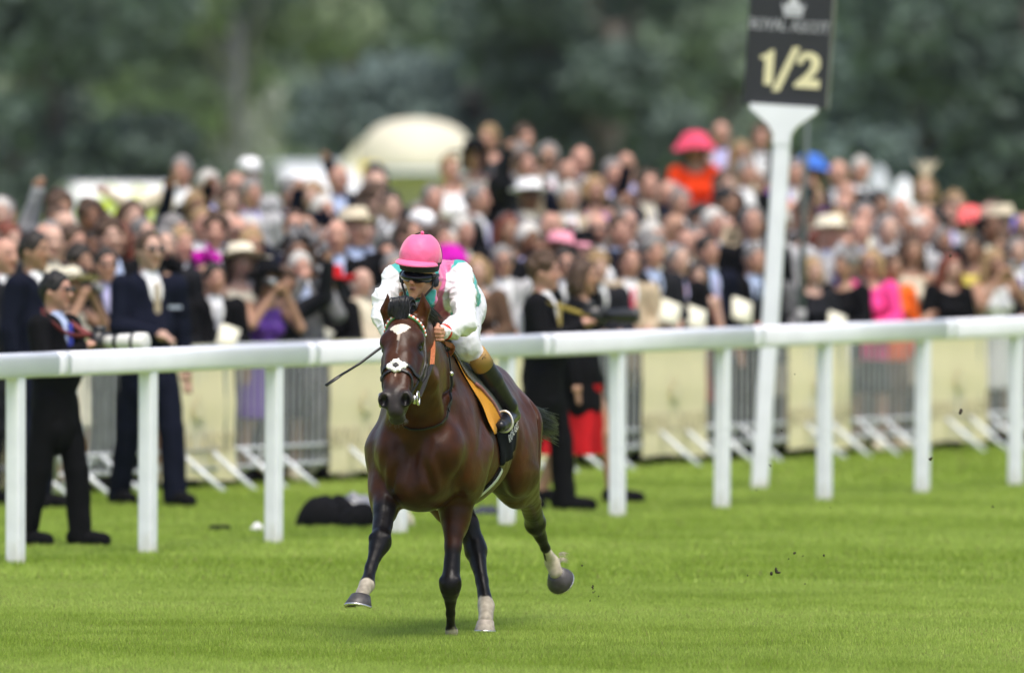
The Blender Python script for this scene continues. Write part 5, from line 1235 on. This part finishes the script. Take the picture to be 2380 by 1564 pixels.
# cameraman in black and the woman in a red skirt
x, y = foot_spot(1262, 1190); cm = person(x, y, 0, 1.67, 78, pose='hold', skin='ruddy', hair=('wavy', 'brown'), jacket='black', shirt='white', tie='gold', where='track', extra='cameraman')
held('video_camera', (cm, [('camcorder_body', MB().box((0, -.34, 1.34), (.09, .14, .11)).box((0, -.30, 1.41), (.05, .07, .05)), m_cam), ('lens', MB().lathe([(.036, 0), (.038, .10), (.046, .12), (.046, .20), (.050, .22), (.050, .25), (.045, .255)], (0, -.40, 1.34), 16, Matrix.Rotation(R(90), 3, 'X')), m_cam), ('strap', MB().tube(spline([(.05, -.33, 1.33), (.12, -.10, 1.40), (.06, .06, 1.49), (-.06, .06, 1.49), (-.12, -.10, 1.40), (-.05, -.33, 1.33)], 5), .009, 6, True, .3), mat('yellow_strap', (.30, .23, .03), rough=.7))]), 'black video camera on yellow strap held by the dark suited cameraman', 'camera')
sat = empty('shoulder_bag', (x, y, 0), R(78)); tag(sat, 'pale grey shoulder bag at the dark suited cameraman\'s hip', 'bag')
MB().box((.215, .10, 1.18), (.07, .22, .26)).obj('pouch', mat('grey_nylon', (.36, .36, .42), rough=.7, bump=.2, bscale=12), sat, bevel=.025); MB().tube(spline([(.21, .04, 1.28), (.13, -.10, 1.40), (-.04, .03, 1.50), (.10, .14, 1.42), (.22, .16, 1.28)], 5), .012, 6, True, .3).obj('strap', m_cam, sat, True)
x, y = foot_spot(1352, 1172); rw = person(x, y, 0, 1.62, 72, sex='w', pose='walk', skin='tan', hair=('bob', 'brown'), jacket='red', where='track', extra='walking behind the cameraman')
add('jacket', POSES[('w', 'walk')]['coat'], rw, COL['black']) if False else None
S = SDF((-.4, -.3, .60), (.4, .3, 1.5), .014); S.f[:, :, :1] = .5; S.chain([(0, .015, 1.36), (0, .01, 1.12), (0, .01, .95), (0, .01, .72)], [.145, .14, .165, .185], k=.05, axis=(0, 1, 0), q=.82)
for s in (-1, 1): S.chain(arm_pts('down', s, .165), [.072, .058, .046], k=.03)
S.cone((0, -.02, 1.52), (0, .0, 1.42), .075, .07, .01, 'sub'); v_, f_ = S.net(); jk = add('jacket', npmesh('jacket', smooth_net(v_, f_, 2, .5), f_, True, m_pcloth), rw, COL['black'])
sk = MB(); n_ = 36; rings = [(.150, .86, 0), (.175, .74, .006), (.200, .60, .018), (.240, .44, .036), (.248, .36, .045)]
vv = [((r1 + wv_*math.sin(5*6.283*j/n_))*math.cos(6.283*j/n_)*.92, (r1 + wv_*math.sin(5*6.283*j/n_ + .7))*math.sin(6.283*j/n_) + (.10 if z1 < .6 else .05 if z1 < .8 else 0), z1) for r1, z1, wv_ in rings for j in range(n_)]
sk.add(vv, [(i*n_ + j, i*n_ + (j+1) % n_, (i+1)*n_ + (j+1) % n_, (i+1)*n_ + j) for i in range(len(rings) - 1) for j in range(n_)])
col_(sk.obj('flared_skirt', m_pcloth, rw, True), COL['red'])
for c_ in [c_ for c_ in rw.children if c_.name.startswith('dress')]: bpy.data.objects.remove(c_)
PEOPLE[-1] = (rw, 'brown-haired woman in black jacket and red flared skirt') + PEOPLE[-1][2:]
# things lying on the grass
def heap(name, px, py, wx, wy, hz, m_, label, cat, seed, m2=None):
    p = G(px, py); o = empty(name, (p.x, p.y, 0)); tag(o, label, cat); g = np.random.default_rng(seed); S = SDF((-wx, -wy, -.03), (wx, wy, hz*1.6), .012)
    for i in range(12): S.ell((g.normal()*wx*.33, g.normal()*wy*.33, hz*.25 + .1*hz*g.random()), (wx*.30*(.6 + .6*g.random()), wy*.32, hz*(.35 + .45*g.random())), np.array(Matrix.Rotation(g.normal()*.3, 3, 'Y')), k=.02)
    S.box((0, 0, -.05), (3, 3, .1), None, .0, 0, 'sub'); v, f = S.net(); v = v + np.stack([0*v[:, 0], 0*v[:, 0], .012*vnoise(v, 14, seed)], 1)*(v[:, 2:3] > .02); meshobj('folds', npmesh('folds', v, f, True, m_), None, o); return o
m_blkc = mat('black_coat_cloth', (.005, .005, .006), rough=.9, bump=.4, bscale=20, spec=.08); m_gryc = mat('grey_waterproof', (.16, .165, .18), rough=.5, bump=.3, bscale=14)
heap('coat_heap', 765, 1228, .36, .26, .19, m_blkc, 'crumpled black coat dropped on the grass behind the rail', 'coat', 4)
gb = heap('kit_bag', 840, 1224, .26, .20, .21, m_gryc, 'grey soft kit bag lying on the grass beside the black coat', 'bag', 9)
MB().lathe(sph(.035), (-.07, -.14, .13), 10).obj('badge', m_wool, gb, True)
heap('coat_heap', 1128, 1202, .14, .12, .07, mat('navy_cloth', (.02, .024, .04), rough=.8, bump=.3), 'dark navy cloth bundle on the grass between two rail posts', 'cloth bundle', 14)
MB().box((0, 0, .02), (.13, .08, .04)).obj('lens_pouch', m_blkc, None, bevel=.012); o = bpy.data.objects['lens_pouch']; o.location = G(511, 1235) ; tag(o, 'small black pouch lying alone on the grass behind the rail', 'pouch')
o = heap('glove', 600, 1236, .06, .05, .05, mat('white_glove', (.6, .6, .6), rough=.7), 'small white and dark glove on the grass beside a rail post', 'glove', 21)
o = heap('paper_bag', 946, 1226, .05, .05, .12, mat('beige_paper', (.55, .50, .40), rough=.8), 'crumpled beige paper bag behind a rail post', 'paper bag', 23)
# ---- front row on the barrier
FR = [
 (168, 600, 42, dict(sex='w', pose='shoot', skin='tan', hair=('bob', 'fair'), jacket='cream', hat=('wide', 'cream'), ribbon='black')),
 (262, 576, 15, dict(pose='down', skin='ruddy', hair=('short', 'dark'), jacket='charcoal', shirt='lilac', glasses=True)),
 (400, 590, 25, dict(sex='w', pose='rest', skin='tan', hair=('long', 'black'), jacket='black', coat='black', hat=('flower', 'black'))),
 (494, 612, 20, dict(pose='rest', skin='ruddy', hair=('short', 'dark'), jacket='black', tie='silver', glasses=False)),
 (590, 588, 28, dict(sex='w', pose='shoot', skin='tan', hair=('bob', 'dark'), jacket='purple', hat=('wide', 'black'))),
 (655, 620, 10, dict(sex='w', pose='up', skin='tan', hair=('short', 'brown'), jacket='black', coat='charcoal')),
 (714, 588, 18, dict(pose='shoot', skin='ruddy', hair=('short', 'white'), jacket='grey', shirt='pale blue')),
 (785, 612, -25, dict(sex='w', pose='rest', skin='tan', hair=('long', 'black'), jacket='black', coat='black', hat=('wide', 'red'))),
 (845, 640, 40, dict(pose='rest', skin='fair', hair=('fringe', 'white'), jacket='beige', shirt='cream')),
 (905, 590, 20, dict(pose='rest', hair=('short', 'grey'), jacket='grey', tie='navy')), (985, 600, 20, dict(sex='w', pose='down', hair=('bob', 'fair'), jacket='tan', coat='tan')),
 (1112, 598, 5, dict(sex='w', pose='rest', skin='fair', hair=('bob', 'fair'), jacket='brown', coat='brown')), (1188, 572, 12, dict(pose='rest', skin='ruddy', hair=('short', 'grey'), jacket='pale grey', shirt='white', tie='silver', glasses=True)),
 (1335, 578, 10, dict(pose='rest', skin='ruddy', hair=('short', 'dark'), jacket='black', tie='navy', glasses=True)), (1390, 590, 22, dict(pose='rest', skin='fair', hair=('wavy', 'fair'), jacket='charcoal', shirt='white', tie='charcoal')),
 (1445, 578, 20, dict(pose='rest', skin='ruddy', hair=('receding', 'brown'), jacket='tan', shirt='white', tie='rose')), (1503, 553, 28, dict(pose='rest', skin='ruddy', hair=('wavy', 'grey'), jacket='charcoal', shirt='pale blue', tie='navy')),
 (1560, 574, 30, dict(pose='rest', skin='fair', hair=('receding', 'grey'), jacket='black', shirt='lilac', tie='pink')), (1604, 612, 10, dict(sex='w', pose='rest', skin='fair', hair=('bob', 'black'), jacket='red')),
 (1658, 550, 34, dict(pose='down', skin='ruddy', hair=('short', 'dark'), jacket='navy', shirt='pale blue', tie='lilac')), (1727, 568, 24, dict(pose='rest', skin='ruddy', hair=('short', 'grey'), jacket='black', shirt='pale blue', tie='navy')),
 (1800, 585, 20, dict(sex='w', pose='rest', hair=('bob', 'brown'), jacket='cream', coat='grey')), (1893, 600, 30, dict(sex='w', pose='rest', skin='fair', hair=('bob', 'fair'), jacket='pale grey', coat='charcoal')), (1948, 588, -30, dict(sex='w', pose='rest', skin='tan', hair=('wavy', 'grey'), jacket='black', coat='black')),
 (2018, 582, -12, dict(sex='w', pose='rest', skin='ruddy', hair=('bob', 'fair'), jacket='charcoal', coat='bright pink', glasses=True)), (2062, 592, 25, dict(sex='w', pose='down', skin='tan', hair=('short', 'brown'), jacket='brown', coat='orange')),
 (2105, 552, 15, dict(sex='w', pose='rest', skin='tan', hair=('long', 'brown'), jacket='beige')), (2178, 592, 28, dict(sex='w', pose='rest', skin='fair', hair=('long', 'auburn'), jacket='black', coat='black')),
 (2252, 545, -22, dict(sex='w', pose='rest', skin='tan', hair=('short', 'dark'), jacket='yellow', hat=('feather', 'black'))), (2312, 580, 24, dict(sex='w', pose='shoot', skin='tan', hair=('long', 'fair'), jacket='white')), (2370, 556, 16, dict(pose='rest', hair=('receding', 'grey'), jacket='black', tie='royal blue')), (2430, 570, 16, dict(pose='rest', hair=('short', 'dark'), jacket='navy', tie='red'))]
FRONT = []
for px, py, yaw, kw in FR: FRONT.append((px, at_spot(px, py, yaw, None, .40, .62, **kw)[0]))
# ---- the upper group on the bank
UP = [(30, 462, 20, dict(pose='up', hair=('short', 'grey'), jacket='grey')), (95, 520, 10, dict(pose='down', skin='ruddy', hair=None, jacket='grey')), (150, 525, 40, dict(pose='down', skin='ruddy', hair=('short', 'brown'), jacket='brown')), (150, 482, 10, dict(hair=('short', 'brown'), jacket='grey', skin='tan')),
 (428, 366, -8, dict(pose='side', skin='ruddy', hair=('short', 'grey'), jacket='beige', shirt='white')), (462, 398, 28, dict(skin='ruddy', hair=('short', 'white'), jacket='charcoal', shirt='lilac')), (522, 400, 30, dict(skin='ruddy', hair=None, jacket='black', shirt='pink')),
 (560, 374, 10, dict(hair=('short', 'white'), jacket='pale grey', hat=('cap', 'white'))), (594, 416, 18, dict(skin='ruddy', hair=('short', 'grey'), jacket='pale grey', shirt='lilac')), (500, 432, 20, dict(hair=('short', 'brown'), jacket='black')), (664, 417, 30, dict(skin='ruddy', hair=('short', 'grey'), jacket='navy', shirt='pale blue')),
 (736, 424, -15, dict(sex='w', hair=('bob', 'fair'), jacket='black', coat='black')), (772, 384, 12, dict(skin='ruddy', hair=None, jacket='navy', shirt='pale blue')), (822, 440, 15, dict(sex='w', hair=('short', 'brown'), jacket='white')), (884, 384, -50, dict(pose='up', skin='tan', hair=('short', 'black'), jacket='charcoal')), (880, 428, 15, dict(sex='w', hair=('long', 'brown'), jacket='brown')),
 (935, 445, 10, dict(hair=('short', 'dark'), jacket='grey')), (1015, 432, 25, dict(skin='ruddy', hair=('receding', 'grey'), jacket='navy', shirt='white')), (1105, 308, 8, dict(sex='w', pose='rest', skin='ruddy', hair=('bob', 'brown'), jacket='cream', hat=('wide', 'black'))), (1155, 292, -30, dict(sex='w', skin='ruddy', hair=('short', 'fair'), jacket='charcoal')), (1060, 362, 20, dict(sex='w', skin='ruddy', hair=('short', 'fair'), jacket='white', pose='rest')),
 (1188, 334, 22, dict(skin='ruddy', hair=('short', 'grey'), jacket='black', shirt='pale grey')), (1228, 292, 20, dict(skin='ruddy', hair=('short', 'brown'), jacket='navy')), (1266, 336, 5, dict(skin='fair', hair=('short', 'white'), jacket=None, shirt='lilac', legs='grey')), (1328, 340, 18, dict(skin='ruddy', hair=None, jacket='black')), (1318, 372, 24, dict(skin='ruddy', hair=('fringe', 'grey'), jacket='navy', shirt='cream')),
 (1382, 412, 20, dict(sex='w', hair=('bob', 'fair'), jacket='purple', skin='ruddy')), (1412, 372, 20, dict(skin='ruddy', hair=('short', 'grey'), jacket='navy', shirt='lilac')), (1442, 380, 15, dict(skin='ruddy', hair=None, jacket='charcoal', shirt='pale blue')), (1474, 354, 12, dict(skin='ruddy', hair=None, jacket=None, shirt='lilac', legs='navy')),
 (1540, 420, 15, dict(skin='ruddy', hair=('fringe', 'grey'), jacket='grey', shirt='pink')), (1580, 440, 10, dict(skin='ruddy', hair=('short', 'grey'), jacket='tan')), (1614, 296, 14, dict(sex='w', pose='rest', skin='tan', hair=('bob', 'brown'), jacket='orange red', coat='orange red', hat=('dome', 'rose'))), (1665, 436, 60, dict(skin='tan', hair=('short', 'black'), jacket='navy')), (1722, 372, 35, dict(skin='ruddy', hair=('short', 'grey'), jacket='black')),
 (1690, 282, 10, dict(skin='ruddy', hair=None, jacket=None, shirt='lilac', legs='charcoal')), (1752, 290, 5, dict(skin='ruddy', hair=('short', 'brown'), jacket='grey')), (1728, 330, 20, dict(sex='w', skin='tan', hair=('long', 'fair'), jacket='beige')), (1790, 330, 10, dict(sex='w', skin='tan', hair=('bob', 'dark'), jacket='cream', hat=('wide', 'black'))), (1838, 372, 10, dict(hair=('short', 'grey'), jacket='purple', skin='ruddy')),
 (1892, 348, -5, dict(sex='w', skin='tan', hair=('bob', 'fair'), jacket='beige', hat=('dome', 'blue'))), (1968, 366, 18, dict(skin='ruddy', hair=('short', 'white'), jacket='grey')), (1932, 372, 5, dict(skin='ruddy', hair=None, jacket='charcoal')), (1900, 425, 18, dict(sex='w', hair=('bob', 'fair'), jacket='cream')), (1955, 422, 5, dict(skin='ruddy', hair=None, jacket='brown')),
 (2020, 445, 20, dict(skin='tan', hair=('short', 'black'), jacket='black')), (2070, 458, 15, dict(skin='ruddy', hair=('fringe', 'grey'), jacket='grey')), (2168, 412, 5, dict(sex='w', hair=('bob', 'fair'), jacket='beige', hat=('feather', 'beige'))), (2190, 445, 20, dict(sex='w', hair=('long', 'fair'), jacket='cream')), (2262, 468, -10, dict(sex='w', skin='fair', hair=('bob', 'brown'), jacket='grey', hat=('dome', 'coral'))), (2300, 470, 20, dict(sex='w', hair=('bun', 'brown'), jacket='beige')), (2362, 490, 8, dict(sex='w', skin='fair', hair=('bob', 'dark'), jacket='black', hat=('dome', 'royal blue'))),
 (468, 574, 20, dict(sex='w', skin='tan', hair=('long', 'black'), jacket='black', hat=('flower', 'magenta'))), (536, 544, 22, dict(sex='w', skin='fair', hair=('bob', 'brown'), jacket='cream', hat=('wide', 'cream'))), (1048, 556, 20, dict(sex='w', skin='tan', hair=('bob', 'black'), jacket='black', hat=('dome', 'magenta')))]
for px, py, yaw, kw in UP: at_spot(px, py, yaw, None, .9 if py > 500 else 2.0, 12.5, **kw)
# ---- rows between: everyone else
g = np.random.default_rng(42)
cm_ = lambda *a: a[g.integers(len(a))]
t0 = (on_line(BA, bdir, -80) - BA).dot(bdir); t1 = (on_line(BA, bdir, 2460) - BA).dot(bdir)
for row, (o, sp) in enumerate(((1.05, .50), (1.75, .50), (2.5, .52), (3.4, .54), (4.7, .74), (6.3, .95))):
    sh = o*bdir.y/bdir.x*0; t = t0 - 1 + g.random()*.4
    while t < t1 + 4:
        oo_ = o + g.normal()*.10; p = BA + bdir*t + bnor*oo_; t += sp*(.85 + .35*g.random())
        px, py = pxof((p.x, p.y, zb(oo_) + 1.7))
        if not -60 < px < 2440 or (row in (2, 3) and 360 < px < 1930 and g.random() < (.30, .80)[row - 2]) or (row == 4 and (not 430 < px < 1990 or 600 < px < 860)) or (row == 5 and not ( 1060 < px < 1460 or 1640 < px < 1960)): continue
        yaw = float(np.clip(g.normal()*18 + 22, -35, 70)); wm = g.random() < .27
        if wm:
            hat = None; r_ = g.random()
            if r_ < .16: hat = (cm_('wide', 'flower', 'feather', 'dome', 'panama'), cm_('black', 'black', 'cream', 'beige', 'navy', 'tan', 'brown', 'pink', 'grey'))
            person(p.x, p.y, zb(oo_), float(np.clip(1.67 + g.normal()*.05, 1.56, 1.78)), yaw, sex='w', pose=cm_('down', 'rest', 'rest', 'shoot') if row < 2 else cm_('down', 'down', 'rest', 'shoot'), skin=cm_('fair', 'fair', 'ruddy', 'tan', 'tan', 'brown'), hair=(cm_('long', 'bob', 'bob', 'bun', 'wavy'), cm_('fair', 'brown', 'brown', 'dark', 'dark', 'auburn', 'grey')),
                   jacket=cm_('black', 'black', 'charcoal', 'charcoal', 'brown', 'brown', 'grey', 'navy', 'tan', 'navy', 'cream', 'purple'), coat=None if g.random() < .25 else cm_('black', 'black', 'black', 'navy', 'charcoal', 'grey', 'brown', 'cream', 'white'), hat=hat, glasses=g.random() < .18, where='mid')
        else:
            person(p.x, p.y, zb(oo_), float(np.clip(1.77 + g.normal()*.055, 1.64, 1.90)), yaw, pose=cm_('down', 'down', 'rest', 'fold', 'shoot') if row < 3 else cm_('down', 'down', 'fold', 'up'), skin=cm_('fair', 'ruddy', 'ruddy', 'ruddy', 'tan', 'brown'), hair=cm_(('short', 'grey'), ('short', 'white'), ('short', 'dark'), ('short', 'brown'), ('receding', 'grey'), ('receding', 'brown'), ('fringe', 'grey'), ('fringe', 'white'), None, ('wavy', 'brown'), ('short', 'fair')),
                   jacket=cm_('black', 'black', 'black', 'black', 'navy', 'navy', 'navy', 'charcoal', 'charcoal', 'charcoal', 'grey', 'pale grey', 'tan'), shirt=cm_('white', 'white', 'white', 'lilac', 'pale blue', 'cream'), tie=cm_(None, 'navy', 'red', 'silver', 'lilac', 'gold', 'pink', 'royal blue', 'green'), hat=(cm_('panama', 'cap'), cm_('cream', 'beige', 'white')) if g.random() < .06 else None, glasses=g.random() < .22, where='mid')
# race cards and small cameras in the front row's hands
for px, r_ in FRONT:
    if px in (494, 785, 1503, 1560, 1658, 1893, 655): 
        if px == 655: continue
        who = [a for a in PEOPLE if a[0] == r_][0][1]
        held('race_card', (r_, [('pages', MB().box((.0, -.36, 1.17), (.16, .018, .22), Matrix.Rotation(R(-38), 3, 'X') @ Matrix.Rotation(R(25), 3, 'Y')), m_card)]), f'cream race card held by the {who}'[:110], 'race card')
for root, a, act, ex, wh, hat, cl in list(PEOPLE):
    if 'both hands' in act and wh == 'front':
        held('compact_camera', (root, [('camera_body', MB().box((0, -.285, 1.615), (.11, .045, .065)), m_cam), ('lens', MB().lathe([(.024, 0), (.026, .03), (.022, .032)], (0, -.305, 1.615), 14, Matrix.Rotation(R(90), 3, 'X')), mat('silver_lens', (.4, .4, .42), rough=.3, metal=.5))]), f'compact camera held up by the {a}'[:110], 'camera')
# labels: say what sets each one apart; look-alikes are told by their neighbours
from collections import Counter
lab = []
for root, a, act, ex, wh, hat, cl in PEOPLE:
    s_ = a + act
    if ex: s_ += ', ' + ex
    elif wh == 'front' and len(s_.split()) < 13: s_ += ' leaning at the barrier'
    elif wh == 'bank' and len(s_.split()) < 13: s_ += ' high on the bank'
    lab.append(s_)
cnt = Counter(lab)
mark = [(i, (f'{hat[1]} hat' if hat[0] else None)) for i, (_, _, _, _, _, hat, _) in enumerate(PEOPLE)]
loc = np.array([tuple(p_[0].location) for p_ in PEOPLE])
for i, (root, *_r) in enumerate(PEOPLE):
    s_ = lab[i]
    if cnt[s_] > 1 or True:
        if cnt[s_] > 1:
            d = np.linalg.norm(loc - loc[i], axis=1); order = [j for j in np.argsort(d)[1:12] if lab[j].split(' ')[0:] != s_]
            nb = next((j for j in order if cnt[lab[j]] == 1 and PEOPLE[j][5][0]), order[0])
            hn_ = PEOPLE[nb]; s_ = ' '.join(s_.split()[:12]) + ' near ' + (f'a {hn_[5][1]} hat' if hn_[5][0] else 'someone in ' + str(hn_[6]))
    w_ = s_.split(); s_ = ' '.join(w_[:16])
    tag(root, s_, 'person', GROUP)
# ---- clods of turf thrown up behind the horse
m_clod = mat('turf_clod', (.028, .020, .010), rough=.95, noise=.5, scale=60)
CL = [(1803, 1327, 56.6, .017), (1847, 1285, 57.0, .008), (1915, 1291, 56.8, .007), (1866, 1291, 57, .004), (1738, 1336, 56.5, .004), (1354, 1314, 56.4, .006), (1376, 1362, 56.2, .008), (1833, 1298, 57, .005), (1872, 1356, 56.4, .004), (2234, 955, 58.5, .011), (2163, 1065, 58.2, .009), (2208, 595, 59, .008), (2160, 1066, 58.2, .004), (1847, 870, 58, .003), (1790, 1082, 58, .005), (1817, 1000, 58, .004), (2308, 1176, 58, .006), (2205, 1038, 58.4, .004), (1758, 1140, 57.8, .004), (1930, 1180, 57.6, .003), (2090, 1105, 58, .003), (1700, 1262, 57, .003), (1380, 1375, 56.2, .005), (1391, 1385, 56.2, .004), (1371, 1395, 56.2, .004)]
for i, (px, py, Y, r_) in enumerate(CL):
    g2 = np.random.default_rng(i); S = SDF((-.05,)*3, (.05,)*3, .0022)
    for k_ in range(4): S.ell(g2.normal(size=3)*r_*.55, r_*(.35 + .5*g2.random(3)), k=.003)
    v, f = S.net(); o = meshobj('turf_clod', npmesh('turf_clod', v, f, True, m_clod)); o.location = W(px, py, Y)
    tag(o, 'small dark clod of turf flying through the air behind the horse', 'clod', 'turf clods kicked up by the galloping horse')
print('PEOPLE', len(PEOPLE), 'unique labels', len(set(p_[0]['label'] for p_ in PEOPLE)))

# ------------------------------------------------------------------ the air
hm = bpy.data.materials.new('haze_air'); hm.use_nodes = True; hnt = hm.node_tree
for n_ in list(hnt.nodes):
    if n_.type != 'OUTPUT_MATERIAL': hnt.nodes.remove(n_)
pv = hnt.nodes.new('ShaderNodeVolumePrincipled'); pv.inputs['Color'].default_value = (.86, .93, 1.0, 1); pv.inputs['Density'].default_value = .00008; pv.inputs['Anisotropy'].default_value = .2
hnt.links.new(pv.outputs['Volume'], [n_ for n_ in hnt.nodes if n_.type == 'OUTPUT_MATERIAL'][0].inputs['Volume'])
hz = MB().box((0, 290, 9.5), (220, 640, 21)).obj('haze', hm); hz['kind'] = 'stuff'
